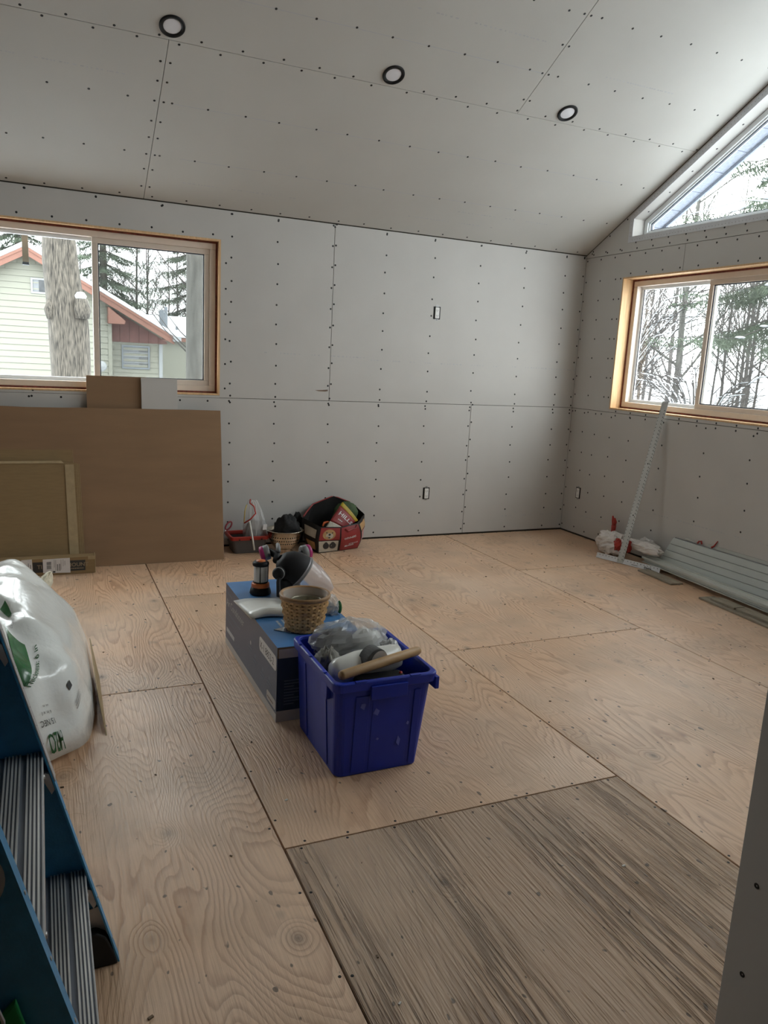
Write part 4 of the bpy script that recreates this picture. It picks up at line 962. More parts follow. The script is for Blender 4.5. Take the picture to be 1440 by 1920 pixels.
# full-face respirator
M['mask_black'] = mat('mask_rubber', (.016, .016, .018), .6, vary=.2, vscale=12, spec=.25)
M['visor'] = film('clear_visor', (.80, .76, .80), .62, .05)
M['magenta'] = mat('magenta_filter', (.42, .02, .16), .5, vary=.08)
M['mask_grey'] = mat('mask_grey', (.22, .22, .22), .45, vary=.12)
rp = thing('respirator_mask', 'black full face respirator with clear visor and magenta filters on box', 'respirator', (-3.18, -2.2, BH))
def shell(fn, nu, nv): return [[fn(i / (nu - 1), j / (nv - 1)) for j in range(nv)] for i in range(nu)]
# dome: axis points down to the right (towards the visor)
ax = Vector((.62, -.10, -.50)).normalized(); e1 = Vector((.45, .25, .60)); e1 = (e1 - ax * e1.dot(ax)).normalized(); e2 = ax.cross(e1); c0 = Vector((-3.235, -2.165, .480))
rings = []
for t_, r1, r2 in ((-.012, .018, .02), (0, .040, .04), (.025, .066, .062), (.06, .082, .078), (.10, .088, .086), (.118, .084, .083)):
    rings.append([c0 + ax * t_ + e1 * r1 * math.cos(a) + e2 * r2 * math.sin(a) for a in [2 * math.pi * k / 28 for k in range(28)]])
MB().loft(rings, cap=False).build('face_seal', M['mask_black'], rp, smooth=True, solid=.004)
rings = []
for t_, r1, r2, dz in ((.10, .0885, .087, 0), (.16, .083, .092, .003), (.225, .055, .092, .014), (.262, .028, .080, .015), (.272, .015, .055, .013), (.275, .006, .02, .012)):
    rings.append([c0 + ax * t_ + e1 * (r1 * math.cos(a) + dz) + e2 * r2 * math.sin(a) for a in [2 * math.pi * k / 28 for k in range(28)]])
MB().loft(rings, cap=False).build('visor', M['visor'], rp, smooth=True)
MB().tube([c0 + ax * .112 + e1 * .0875 * math.cos(a) + e2 * .086 * math.sin(a) for a in [2 * math.pi * k / 28 for k in range(29)]], .005, 6).build('visor_rim', M['mask_grey'], rp, smooth=True)
for sx, cx_, pz in ((-1, -3.275, .478), (1, -3.075, .470)):
    c = Vector((cx_, -2.03, pz)); d = Vector((sx * .85, .15, .25 * -sx * -1 if sx < 0 else .1)).normalized()
    ca = MB().lathe([(.001, -.022), (.030, -.022), (.036, -.018), (.036, .004), (.034, .006)], c, 22, d).build('filter_cartridge', M['mask_grey'], rp, smooth=True)
    MB().lathe([(.0345, .0055), (.0365, .010), (.034, .022), (.022, .026), (.001, .026)], c, 22, d).build('magenta_pad', M['magenta'], ca, smooth=True)
    MB().tube([c - d * .02, c - d * .05 + Vector((0, -.03, -.02)), c0 + Vector((sx * .02, .02, -.01))], [.018, .017, .016], 10).build('filter_port', M['mask_black'], rp, smooth=True)
vc = Vector((-3.262, -2.225, .432)); vd = Vector((-.55, -.80, .1)).normalized()
MB().lathe([(.001, .022), (.018, .022), (.024, .018), (.026, .006), (.028, .004), (.028, -.02)], vc, 22, vd).build('exhale_valve', M['mask_black'], rp, smooth=True)
MB().lathe([(.0265, .008), (.029, .010), (.029, .014), (.0265, .016)], vc, 22, vd).build('valve_ring', M['mask_grey'], rp, smooth=True)
for i, pth in enumerate(([(-3.245, -2.19, .45), (-3.275, -2.26, .40), (-3.285, -2.30, .35), (-3.262, -2.325, BH + .046)], [(-3.20, -2.20, .40), (-3.17, -2.26, .365), (-3.15, -2.29, BH + .012)], [(-3.23, -2.10, .50), (-3.215, -2.03, .515), (-3.20, -2.0, .49), (-3.215, -1.985, .455)])):
    MB().tube(pth, .010, 8).build('strap', M['mask_black'] if i < 2 else M['mask_grey'], rp, smooth=True)
MB().lathe([(.001, 0), (.022, 0), (.026, .006), (.020, .014), (.001, .016)], (-3.255, -2.345, BH + .044), 14).build('strap_pad', M['mask_black'], rp, smooth=True)
MB().tube([Vector((-3.188, -2.285, .358)) + Vector((math.cos(a), 0, math.sin(a))) * .014 for a in [2 * math.pi * k / 6 for k in range(7)]], .0026, 6).build('buckle', M['steel'], rp)
MB().box(-3.26, -3.18, -2.24, -2.16, BH + .0005, .40).build('chin_cup', M['mask_black'], rp, bevel=.02)
# wicker basket
M['wicker'] = mat('wicker_splint', (.56, .33, .13), .55, vary=.25, vscale=25)
M['wicker_dark'] = mat('wicker_rim', (.33, .19, .085), .5, vary=.25, vscale=20)
M['liner'] = film('clear_liner', (.75, .74, .72), .6, .1)
M['tin'] = mat('olive_tin', (.26, .235, .17), .35, metal=.3, vary=.08)
kx, ky = -3.268, -2.615
bk = thing('wicker_basket', 'round woven splint basket with a tin inside on box corner', 'basket', (kx, ky, BH))
kr = lambda z: .072 + .026 * (z / .148)
MB().lathe([(.001, .002), (.068, .002), (kr(.0) - .004, .004), (kr(.14) - .004, .142)], (kx, ky, BH), 40).build('inner_wall', M['wicker_dark'], bk, smooth=True, solid=.001)
NS = 24
for k in range(NS):
    a = 2 * math.pi * k / NS; w = .0068; P = []
    for side in (-1, 1):
        for z in (.003, .05, .1, .142): P.append(Vector((kx + kr(z) * math.cos(a) - side * w * math.sin(a), ky + kr(z) * math.sin(a) + side * w * math.cos(a), BH + z)))
    m_ = MB().add(P + [q + Vector((math.cos(a), math.sin(a), 0)) * .0012 for q in P], [(0, 1, 5, 4), (1, 2, 6, 5), (2, 3, 7, 6), (8, 12, 13, 9), (9, 13, 14, 10), (10, 14, 15, 11), (0, 8, 9, 1), (1, 9, 10, 2), (2, 10, 11, 3), (4, 5, 13, 12), (5, 6, 14, 13), (6, 7, 15, 14), (0, 4, 12, 8), (3, 11, 15, 7)])
    m_.build('upright_splint', M['wicker'], bk)
for j in range(9):
    z = .012 + j * .0148; vs = []; n_ = NS * 2
    for k in range(n_):
        a = 2 * math.pi * k / n_; ph = (k // 2 + j) % 2
        d = (.0050 if ph else -.0022) if k % 2 == 0 else .001
        for dz in (-.0050, .0050):
            for th in (0, .0013): vs.append(Vector((kx + (kr(z) + d + th) * math.cos(a), ky + (kr(z) + d + th) * math.sin(a), BH + z + dz)))
    fs = []
    for k in range(n_):
        q, s_ = 4 * k, 4 * ((k + 1) % n_)
        fs += [(q + 1, s_ + 1, s_ + 3, q + 3), (q, q + 2, s_ + 2, s_), (q + 2, q + 3, s_ + 3, s_ + 2), (q, s_, s_ + 1, q + 1)]
    MB().add(vs, fs).build('woven_band', M['wicker'], bk)
MB().lathe([(kr(.14) - .006, .136), (kr(.14) + .005, .136), (kr(.15) + .006, .147), (kr(.15) + .002, .153), (kr(.15) - .005, .150), (kr(.14) - .006, .136)], (kx, ky, BH), 40).build('rim', M['wicker_dark'], bk, smooth=True)
MB().lathe([(.07, .02), (kr(.1) - .006, .10), (kr(.14) - .006, .148)], (kx, ky, BH), 30).build('plastic_liner', M['liner'], bk, smooth=True)
tn = thing('tin_can', 'olive tin standing inside the wicker basket', 'can', (kx + .008, ky + .004, BH + .004))
MB().lathe([(.001, .0), (.058, .0), (.060, .004), (.063, .112), (.0655, .114), (.0655, .117), (.061, .117), (.060, .110), (.057, .006), (.001, .005)], (kx + .008, ky + .004, BH + .004), 32).build('can', M['tin'], tn, smooth=True)
# clear packet and putty knife on the box
M['clear_film'] = film('clear_bag_film', (.78, .79, .80), .62, .10)
pk = thing('plastic_packet', 'crumpled clear plastic packet with green end behind basket', 'packet', (-3.09, -2.46, BH))
def lump(c, sx, sy, sz, seed, n=22, m=12, amp=.3, fr=3.0):
    R = []
    for i in range(m + 1):
        ph = -math.pi / 2 + math.pi * (.02 + .96 * i / m); row = []
        for k in range(n):
            a = 2 * math.pi * k / n; d = Vector((math.cos(ph) * math.cos(a), math.cos(ph) * math.sin(a), math.sin(ph)))
            f = 1 + amp * noise.noise(d * fr + Vector((seed, seed * 2, seed * 3))) + amp * .5 * noise.noise(d * fr * 2.3 + Vector((seed, 0, 0)))
            q = Vector((d.x * sx, d.y * sy, max(d.z, -.8) * sz)) * f
            row.append(Vector(c) + q)
        R.append(row)
    zmin = min(q.z for r in R for q in r)
    for r in R:
        for q in r: q.z += (Vector(c).z - sz * .8 - zmin)
    return R
MB().loft(lump((-3.105, -2.47, BH + .036), .040, .055, .044, 5)).build('film', M['clear_film'], pk)
MB().loft(lump((-3.11, -2.47, BH + .024), .028, .040, .027, 8)).build('contents', M['mask_grey'], pk)
MB().loft(lump((-3.066, -2.485, BH + .028), .010, .022, .030, 9, amp=.15)).build('green_end', M['print_green'], pk, smooth=True)
kn = thing('putty_knife', 'small grey pointed trowel blade half under the basket', 'trowel', (-3.37, -2.62, BH))
MB().prism([(-3.392, -2.605, BH + .001), (-3.335, -2.655, BH + .001), (-3.330, -2.625, BH + .001), (-3.345, -2.585, BH + .001)], (0, 0, .0025)).build('blade', M['steel'], kn)
MB().lathe([(.001, .012), (.007, .010), (.009, .0)], (-3.352, -2.628, BH + .0035), 10).build('tang', M['steel'], kn, smooth=True)

# ------------------------------------------------------------------ blue bin
M['bin_blue'] = mat('bin_blue_plastic', (.002, .024, .36), .42, vary=.08, vscale=8, bump=.03, bscale=120)
M['bin_scuff'] = mat('bin_scuff', (.10, .13, .52), .6, vary=.1)
bn = thing('recycling_bin', 'deep blue plastic recycling bin with folded rim on plywood floor', 'bin', (-3.195, -3.045, 0), 0)
BHt = .352
def rrect(cx, cy, hx, hy, r, z, n=5):
    P = []
    for sx, sy, a0 in ((1, 1, 0), (-1, 1, 90), (-1, -1, 180), (1, -1, 270)):
        P += [Vector((cx + sx * (hx - r) + r * math.cos(math.radians(a0 + 90 * k / n)), cy + sy * (hy - r) + r * math.sin(math.radians(a0 + 90 * k / n)), z)) for k in range(n + 1)]
    return P
def bring(z, d=0.0):
    f = z / BHt; return rrect(-3.198 + .006 * f, -3.040 - .012 * f, .155 + .024 * f - d, .2075 + .016 * f - d, .03, z)
MB().loft([bring(.002), bring(.004), bring(.12), bring(.24), bring(BHt - .03), bring(BHt), bring(BHt, .004), bring(.2, .004), bring(.008, .004)]).build('tub', M['bin_blue'], bn, bevel=.0015)
rimr = [bring(BHt - .030, -.004), bring(BHt - .028, -.012), bring(BHt + .002, -.013), bring(BHt + .006, -.009), bring(BHt + .006, .004), bring(BHt - .004, .006)]
MB().loft(rimr, cap=False).build('rim', M['bin_blue'], bn, bevel=.002)
ymin = lambda z: min(q.y for q in bring(z)); xmin = lambda z: min(q.x for q in bring(z)); xmax = lambda z: max(q.x for q in bring(z))
def fpan(x0, x1, z0, z1, d, name, m='bin_blue'):
    P = [(x0, ymin(z0), z0), (x1, ymin(z0), z0), (x1, ymin(z1), z1), (x0, ymin(z1), z1)]
    MB().prism(P, (0, -d, 0)).build(name, M[m], bn, bevel=.0015)
fpan(-3.300, -3.250, .012, .30, .003, 'front_rib'); fpan(-3.236, -3.100, .012, .30, .0015, 'front_panel'); fpan(-3.084, -3.060, .012, .30, .004, 'front_rib')
MB().box(-3.255, -3.120, ymin(.34) - .020, ymin(.34) - .012, .290, .340).build('handle_tab', M['bin_blue'], bn, bevel=.003)
MB().box(xmax(.34) + .002, xmax(.34) + .018, -3.285, -3.235, .295, .340).build('handle_tab', M['bin_blue'], bn, bevel=.003)
MB().box(xmin(.32) - .013, xmin(.32) + .002, -3.21, -3.15, .275, .335).build('handle_tab', M['bin_blue'], bn, bevel=.003)
for yy in (-2.95, -3.17):
    MB().prism([(xmin(.012), yy, .012), (xmin(.012), yy + .02, .012), (xmin(.3), yy + .02, .3), (xmin(.3), yy, .3)], (-.003, 0, 0)).build('side_rib', M['bin_blue'], bn, bevel=.001)
for yy in (-3.17, -3.02, -2.90): MB().box(xmin(BHt) - .0145, xmin(BHt) - .0005, yy - .012, yy + .012, BHt + .0055, BHt + .0095).build('rim_notch', M['bin_blue'], bn, bevel=.002)
for xx in (-3.29, -3.09): MB().box(xx - .02, xx + .02, ymin(BHt) - .0145, ymin(BHt) - .0005, BHt + .0055, BHt + .009).build('rim_notch', M['bin_blue'], bn, bevel=.002)
for (x, z, w, h) in ((-3.273, .265, .010, .016), (-3.222, .235, .012, .014), (-3.10, .175, .006, .008), (-3.13, .11, .008, .02), (-3.21, .13, .006, .005)):
    MB().prism([(x - w, ymin(z) - .0036, z - h * .3), (x + w * .4, ymin(z) - .0036, z - h), (x + w, ymin(z) - .0036, z + h * .2), (x - w * .2, ymin(z) - .0036, z + h)], (0, .0006, 0)).build('scuff_mark', M['bin_scuff'], bn)
# contents of the bin
M['dark_cloth'] = mat('dark_grey_cloth', (.045, .045, .05), .8, vary=.3, vscale=18, bump=.4, bscale=30)
M['beige_cloth'] = mat('grey_beige_cloth', (.26, .25, .225), .85, vary=.15, vscale=20, bump=.5, bscale=18)
M['milky'] = film('milky_plastic', (.72, .73, .74), .12, .25)
fb = thing('packed_cloth', 'dark cloth filling the lower part of the blue bin', 'cloth', (-3.2, -3.05, .01))
R = lump((-3.195, -3.045, .14), .140, .185, .15, 2, 28, 14, .10); MB().loft(R).build('cloth', M['dark_cloth'], fb, smooth=True)
cb = thing('clear_plastic_bag', 'clear plastic bag of dark cloth heaped at back of the bin', 'bag', (-3.19, -2.93, .25))
MB().loft(lump((-3.195, -2.925, .352), .150, .075, .080, 14, 34, 16, .22, 2.6)).build('film', M['clear_film'], cb)
MB().loft(lump((-3.25, -2.925, .345), .070, .055, .060, 17, 24, 12, .2)).build('dark_contents', M['dark_cloth'], cb, smooth=True)
MB().loft(lump((-3.12, -2.93, .342), .062, .052, .055, 19, 24, 12, .2)).build('white_contents', M['poly_white'], cb, smooth=True)
gc = thing('crumpled_rag', 'crumpled grey beige rag at left side of the bin', 'rag', (-3.33, -2.99, .3))
MB().loft(lump((-3.312, -3.03, .318), .042, .050, .052, 23, 30, 16, .45, 3.5)).build('rag', M['beige_cloth'], gc, smooth=True)
wr_ = thing('plastic_roll', 'roll of milky white plastic lying across the bin', 'roll', (-3.2, -3.12, .3))
rings = []
for t_, r_ in ((0, .034), (.02, .046), (.10, .052), (.2, .050), (.26, .046), (.285, .040)):
    c = Vector((-3.338, -3.135, .335)) + Vector((.98, .20, .03)).normalized() * t_
    rings.append([c + (Vector((0, 1, 0)) * math.cos(a) + Vector((-.03, 0, 1)) * math.sin(a)) * r_ * (1 + .08 * noise.noise(Vector((t_ * 12, math.cos(a) * 2, math.sin(a) * 2)))) for a in [2 * math.pi * k / 26 for k in range(26)]])
MB().loft(rings).build('roll', M['poly_white'], wr_, smooth=True)
MB().loft(lump((-3.075, -3.035, .352), .034, .032, .036, 29, 22, 12, .35)).build('loose_end', M['milky'], wr_)
M['block_dark'] = mat('dark_sponge', (.075, .075, .075), .7, vary=.25, vscale=30, bump=.2)
sb = thing('sanding_block', 'grey half round sanding block resting on the plastic roll', 'block', (-3.18, -3.19, .37))
o = Vector((-3.232, -3.182, .350)); A = Vector((.97, .24, .02)).normalized(); B = Vector((0, 0, 1)); Cc = A.cross(B).normalized()
P = [o + A * (.05 + .052 * math.cos(t_)) + B * (.066 * math.sin(t_)) for t_ in [math.pi * k / 16 for k in range(17)]]
MB().prism(P, -Cc * .05).build('grey_body', M['block_dark'], sb, bevel=.002)
P = [o + Cc * .001 + A * (.058 + .036 * math.cos(t_)) + B * (.022 + .036 * math.sin(t_)) for t_ in [math.pi * k / 16 for k in range(17)]]
MB().prism(P, Cc * .0015).build('pale_face', M['alu_flat'], sb)
M['ash'] = mat('ash_handle', (.42, .26, .12), .5, vary=.2, vscale=9, stretch=(.5, 4, 4))
hd = thing('wooden_handle', 'pale round wooden tool handle lying across the bin rim', 'handle', (-3.2, -3.2, .37))
A, B = Vector((-3.352, -3.255, .3755)), Vector((-3.004, -3.132, .3785))
MB().tube([A, A.lerp(B, .02), A.lerp(B, .5), A.lerp(B, .97), B], [.0145, .0165, .0175, .0165, .0135], 16).build('shaft', M['ash'], hd, smooth=True)
M['red_led'] = mat('red_plastic', (.45, .03, .02), .4, vary=.05)
bt = thing('black_power_tool', 'black tool with small red dot under the wooden handle', 'tool', (-3.17, -3.22, .3))
MB().box(-3.27, -3.09, -3.225, -3.155, .27, .332).build('body', M['black'], bt, bevel=.015)
MB().lathe([(.001, .006), (.005, .005), (.007, 0)], (-3.105, -3.20, .332), 10).build('red_dot', M['red_led'], bt, smooth=True)

# ------------------------------------------------------------------ along the back wall
M['red_lid'] = mat('red_plastic_rim', (.38, .03, .02), .4, vary=.06)
M['smoke_tub'] = mat('smoky_tub', (.10, .095, .095), .35, vary=.1)
tb = thing('storage_tub', 'smoky plastic tub with bright red rim against the back wall', 'tub', (-2.86, -.17, 0))
tr_ = lambda z, d=0: rrect(-2.893, -.150, .108 + .16 * z - d, .085 + .12 * z - d, .02, z)
MB().loft([tr_(.002), tr_(.06), tr_(.105), tr_(.105, .004), tr_(.01, .004)]).build('body', M['smoke_tub'], tb, smooth=False)
MB().loft([tr_(.098, -.004), tr_(.10, -.012), tr_(.124, -.013), tr_(.128, -.009), tr_(.126, .004), tr_(.10, .004)], cap=False).build('red_rim', M['red_lid'], tb, bevel=.002)
for dx in (-.08, 0, .08): MB().box(-2.893 + dx - .005, -2.893 + dx + .005, -.2715, -.2675, .104, .112).build('rim_slot', M['black'], tb)
M['dark_mix'] = mat('dark_hardware', (.10, .08, .075), .7, vary=.6, vscale=60, bump=.6, bscale=60)
zb = thing('zip_bag', 'clear zip bag with red seal standing in the red rimmed tub', 'bag', (-2.83, -.17, .03))
rings = []
for z, wx, wy in ((.03, .075, .05), (.09, .085, .06), (.17, .085, .058), (.23, .08, .045), (.29, .062, .03), (.345, .042, .012), (.372, .030, .004)):
    rings.append([Vector((-2.815 - .12 * max(0, z - .2) + wx * math.cos(a), -.165 + wy * math.sin(a), z + .006 * noise.noise(Vector((a * 2, z * 20, 4))))) * 1 + Vector((math.cos(a), math.sin(a), 0)) * .012 * noise.noise(Vector((math.cos(a) * 3, math.sin(a) * 3, z * 14))) for a in [2 * math.pi * k / 26 for k in range(26)]])
MB().loft(rings).build('film', M['clear_film'], zb)
MB().loft(lump((-2.82, -.165, .125), .068, .044, .098, 33, 24, 14, .15)).build('contents', M['dark_mix'], zb, smooth=True)
MB().tube([(-2.905, -.205, .215), (-2.865, -.225, .245), (-2.825, -.215, .285), (-2.835, -.20, .335), (-2.86, -.185, .355), (-2.855, -.175, .382)], .005, 6).build('red_seal', M['red_led'], zb, smooth=True)
MB().tube([(-2.905, -.205, .22), (-2.90, -.20, .30), (-2.885, -.19, .345)], .004, 6).build('yellow_seal', mat('yellow_seal', (.55, .42, .12), .5, vary=.05), zb, smooth=True)
MB().prism([(-2.775, -.226, .165), (-2.745, -.222, .165), (-2.742, -.222, .205), (-2.770, -.226, .205)], (0, -.002, 0)).build('paper_tag', M['label_white'], zb)
MB().tube([(-2.872, -.232, .235), (-2.862, -.284, .12), (-2.850, -.292, .035)], [.006, .006, .0065], 8).build('white_strip', M['poly_white'], zb, smooth=True)
zb.location.x -= .022
cx_, cy_ = -2.636, -.235
co = thing('colander', 'steel colander with drilled holes and foot ring by the wall', 'colander', (cx_, cy_, 0))
cp = [(.062, .001), (.064, .004), (.055, .022), (.07, .03), (.100, .068), (.120, .115), (.128, .160), (.139, .163), (.139, .166), (.127, .166), (.117, .115), (.097, .07), (.05, .034), (.001, .030)]
M['colander'] = mat('brushed_steel', (.60, .55, .47), .22, metal=1.0, vary=.08)
MB().lathe(cp, (cx_, cy_, 0), 40).build('bowl', M['colander'], co, smooth=True)
for row, (z, r_) in enumerate(((.075, .1035), (.098, .113), (.122, .1215))):
    for k in range(22):
        a = math.pi + math.pi * k / 21 + row * .07; d = Vector((math.cos(a), math.sin(a), -.35)).normalized()
        MB().lathe([(.0003, .0012), (.0042, .0006)], Vector((cx_ + r_ * math.cos(a), cy_ + r_ * math.sin(a), z)), 8, d).build('drain_hole', M['black'], co)
M['black_cloth'] = mat('black_cloth', (.010, .010, .011), .8, vary=.4, vscale=14, bump=.4, bscale=20)
bc = thing('black_cloth', 'heap of black cloth in the steel colander', 'cloth', (cx_, cy_, .04))
MB().loft(lump((cx_ + .02, cy_ + .02, .150), .092, .075, .095, 41, 28, 16, .3)).build('cloth', M['black_cloth'], bc, smooth=True)
bc2 = thing('black_cloth', 'black cloth bundle on floor between colander and printed tote', 'cloth', (-2.47, -.12, 0))
MB().loft(lump((-2.485, -.060, .105), .050, .038, .13, 43, 24, 14, .2)).build('cloth', M['black_cloth'], bc2, smooth=True)
ph_ = thing('pink_handled_tool', 'pink loop handle peeking out beside the leaning drywall sheet', 'tool', (-3.02, -.05, 0))
M['pink'] = mat('pink_handle', (.45, .08, .10), .45, vary=.06)
A1, B1 = Vector((.55, 0, .83)), Vector((.83, 0, -.55))
MB().tube([Vector((-3.003, -.05, .165)) + A1 * .034 * math.cos(a) + B1 * .017 * math.sin(a) for a in [2 * math.pi * k / 18 for k in range(19)]], .0062, 8).build('handle_loop', M['pink'], ph_, smooth=True)
MB().tube([(-3.022, -.05, .137), (-3.06, -.052, .07), (-3.085, -.055, .002)], [.006, .005, .004], 8).build('blade', M['steel'], ph_, smooth=True)

# printed tote bag
M['tote_black'] = mat('tote_black', (.013, .012, .012), .6, vary=.3, vscale=10)
M['tote_red'] = mat('tote_red', (.26, .022, .022), .45, vary=.18, vscale=9)
M['tote_green'] = mat('tote_inner_green', (.035, .06, .028), .6, vary=.3, vscale=9)
M['tote_cream'] = mat('tote_cream', (.50, .46, .38), .6, vary=.12, vscale=20)
M['tote_tan'] = mat('tote_tan', (.45, .27, .12), .6, vary=.2, vscale=20)
M['tote_pink'] = mat('tote_pink', (.50, .26, .26), .6, vary=.2, vscale=20)
tg = thing('shopping_tote', 'open red and black printed shopping tote with a dog picture', 'tote bag', (-2.21, -.18, 0))
TOP = [(-2.495, -.21, .238), (-2.405, -.365, .200), (-2.24, -.345, .188), (-2.085, -.29, .200), (-1.972, -.14, .232), (-2.03, -.05, .300), (-2.19, -.03, .362), (-2.36, -.045, .305)]
BOT = [(-2.44, -.20, .002), (-2.413, -.352, .002), (-2.24, -.316, .002), (-2.072, -.270, .002), (-2.0, -.13, .002), (-2.03, -.045, .002), (-2.2, -.04, .002), (-2.4, -.05, .002)]
def tote(i, v, out=0.0):                      # i = position round the bag (0..8), v = height
    j = int(i) % 8; k = (j + 1) % 8; f = i - int(i)
    a = Vector(BOT[j]).lerp(Vector(BOT[k]), f); b = Vector(TOP[j]).lerp(Vector(TOP[k]), f); q = a.lerp(b, v)
    d = Vector((q.x + 2.21, q.y + .17, 0)).normalized()
    return q + d * (out + .022 * math.sin(math.pi * min(1, v)) + .007 * noise.noise(q * 16))
MB().loft([[tote(k * 8 / 64, i / 12) for k in range(64)] for i in range(13)], cap=False).build('sides', M['tote_black'], tg, smooth=True)
MB().loft([[tote(k * 8 / 64, i / 12, -.006) for k in range(64)] for i in range(4, 13)], cap=False).build('inner_lining', M['tote_black'], tg, smooth=True)
MB().add([tote(k * 8 / 32, .003) for k in range(32)], [tuple(range(32))]).build('base', M['tote_black'], tg)
def tpatch(i0, i1, v0, v1, m, name, out=.004, n=8):
    return MB().loft([[tote(i0 + (i1 - i0) * k / n, v0 + (v1 - v0) * j / n, out) for k in range(n + 1)] for j in range(n + 1)], cap=False, closed=False).build(name, M[m], tg, smooth=True)
tpatch(1.05, 1.96, .50, .97, 'tote_red', 'dog_panel'); tpatch(1.05, 1.92, .03, .47, 'tote_cream', 'cow_panel')
tpatch(2.02, 2.97, .02, .97, 'tote_red', 'red_panel'); tpatch(3.08, 3.85, .22, .62, 'tote_pink', 'side_panel'); tpatch(3.1, 3.8, .66, .92, 'tote_tan', 'side_picture')
tpatch(.15, .85, .55, .85, 'tote_cream', 'side_picture'); tpatch(.25, .8, .1, .4, 'tote_tan', 'side_picture')
def tdisc(i, v, ri, rv, m, name, out): return MB().add([tote(i + ri * math.cos(a), v + rv * math.sin(a), out) for a in [2 * math.pi * k / 20 for k in range(20)]], [tuple(range(20))]).build(name, M[m], tg)
tdisc(1.48, .72, .29, .20, 'tote_tan', 'dog_face', .0055); tdisc(1.50, .67, .17, .11, 'tote_cream', 'dog_muzzle', .0065); tdisc(1.50, .72, .055, .04, 'ink', 'dog_nose', .0075)
for q in (1.36, 1.62): tdisc(q, .79, .03, .025, 'ink', 'dog_eye', .0075)
tdisc(1.50, .60, .05, .025, 'ink', 'dog_mouth', .0075)
for q, r_ in ((1.38, .14), (1.68, .15)): tdisc(q, .27, r_, .13, 'ink', 'cow_head', .0055); tdisc(q, .38, r_ * .5, .05, 'ink', 'cow_hat', .0056)
TF = lambda i0, v0, tilt=0: (lambda x, y: tote(i0 + x / .175, v0 + (y + tilt * x) / .20, .0056))
lettering('WINNERS', .022, TF(2.18, .46, .12), M['label_white'], tg, bold=.0003)
lettering('HOMESENSE', .013, TF(2.42, .24, .12), M['label_white'], tg); lettering('Marshalls', .020, TF(2.22, .15, .12), M['label_white'], tg, shear=.2, bold=.0003)
for k in range(2): MB().tube([tote(2.2 + k * .02, .9, .006), tote(2.35, .80, .008), tote(2.75, .86, .008), tote(2.85, .95, .006)], .005, 6).build('strap', M['tote_red'], tg, smooth=True)
MB().tube([tote(5.2 + .3 * k, 1.0, .002) for k in range(10)], .006, 6).build('hem', M['tote_red'], tg, smooth=True)
tc = thing('dark_contents', 'black bundle filling the printed shopping tote', 'cloth', (-2.2, -.17, .01))
MB().loft(lump((-2.23, -.17, .095), .125, .085, .092, 51, 26, 12, .1)).build('cloth', M['black_cloth'], tc, smooth=True)
gcl = thing('green_garment', 'dark green folded garment sticking up out of the tote', 'cloth', (-2.1, -.1, .1))
MB().loft(lump((-2.120, -.120, .228), .095, .050, .098, 53, 26, 14, .2)).build('cloth', mat('olive_green_fabric', (.045, .085, .03), .7, vary=.3, vscale=14, bump=.3, bscale=18), gcl, smooth=True)
po = thing('snack_pouch', 'red snack pouch with yellow top leaning out of the tote', 'pouch', (-2.2, -.27, .14))
P = [Vector(q) for q in ((-2.350, -.315, .182), (-2.245, -.320, .150), (-2.075, -.265, .215), (-2.190, -.225, .352))]
def pou(a, b, off=0): 
    q = P[0].lerp(P[1], a).lerp(P[3].lerp(P[2], a), b); nn = (P[1] - P[0]).cross(P[3] - P[0]).normalized()
    if nn.y > 0: nn = -nn
    return q + nn * (.014 * math.sin(math.pi * a) * (1 - .3 * b) + off)
for a0, a1, m_, nm in ((0, .25, 'tote_cream', 'cream_end'), (.25, .86, 'tote_red', 'red_body')):
    MB().loft([[pou(k / 10, a0 + (a1 - a0) * j / 8) for k in range(11)] for j in range(9)], cap=False, closed=False).build(nm, M[m_], po, smooth=True, solid=.004)
MB().loft([[pou(k / 10, .86 + .14 * j / 4) for k in range(11)] for j in range(5)], cap=False, closed=False).build('yellow_top', mat('yellow_pouch', (.42, .30, .01), .4, vary=.1), po, smooth=True, solid=.004)
PF = lambda a0, b0: (lambda x, y: pou(min(.98, a0 + x / .10), b0 + y / .17, .003))
lettering('HILLS', .036, PF(.14, .58), M['label_white'], po, bold=.0006); small_print(0.028, 0.006, PF(.30, .42), M['label_white'], po, 3)
og = MB().tube([(-2.36, -.28, .185), (-2.34, -.255, .205), (-2.31, -.25, .208), (-2.285, -.27, .195)], [.006, .009, .009, .005], 8).build('orange_strap', mat('orange_strap', (.75, .14, .03), .5, vary=.05), None, smooth=True)
tag(og, 'bright orange strap end inside the tote opening', 'strap')

# ------------------------------------------------------------------ along the right wall
M['rule_alu'] = mat('rule_aluminium', (.46, .46, .44), .45, metal=.4, vary=.06, vscale=30)
M['rule_white'] = mat('rule_white', (.66, .67, .69), .4, metal=.2, vary=.04)
ts = thing('drywall_square', 'aluminium drywall T-square leaning against the right wall', 'T-square', (-.30, -1.13, 0))
hdv = Vector((.157, -.495, 0)).normalized(); hA = Vector((-.358, -.935, .002)); b0 = hA + hdv * .205; b1 = Vector((-.006, -1.098, 1.205))
bd = (b1 - b0).normalized(); wd = (hdv - bd * hdv.dot(bd)).normalized(); nn = wd.cross(bd).normalized()
if nn.x > 0: nn = -nn
Lb = (b1 - b0).length
MB().obox(b0, wd, bd, nn, (-.0255, .0255), (0, Lb), (.003, .0062)).build('blade', M['rule_alu'], ts)
hb_ = (bd - hdv * bd.dot(hdv)).normalized()
MB().obox(hA, hdv, hb_, nn, (0, .525), (0, .040), (-.0005, .0028)).build('head', M['rule_white'], ts)
MB().obox(hA, hdv, hb_, nn, (0, .525), (0, .003), (.0028, .008)).build('head_lip', M['rule_white'], ts)
mb = MB()
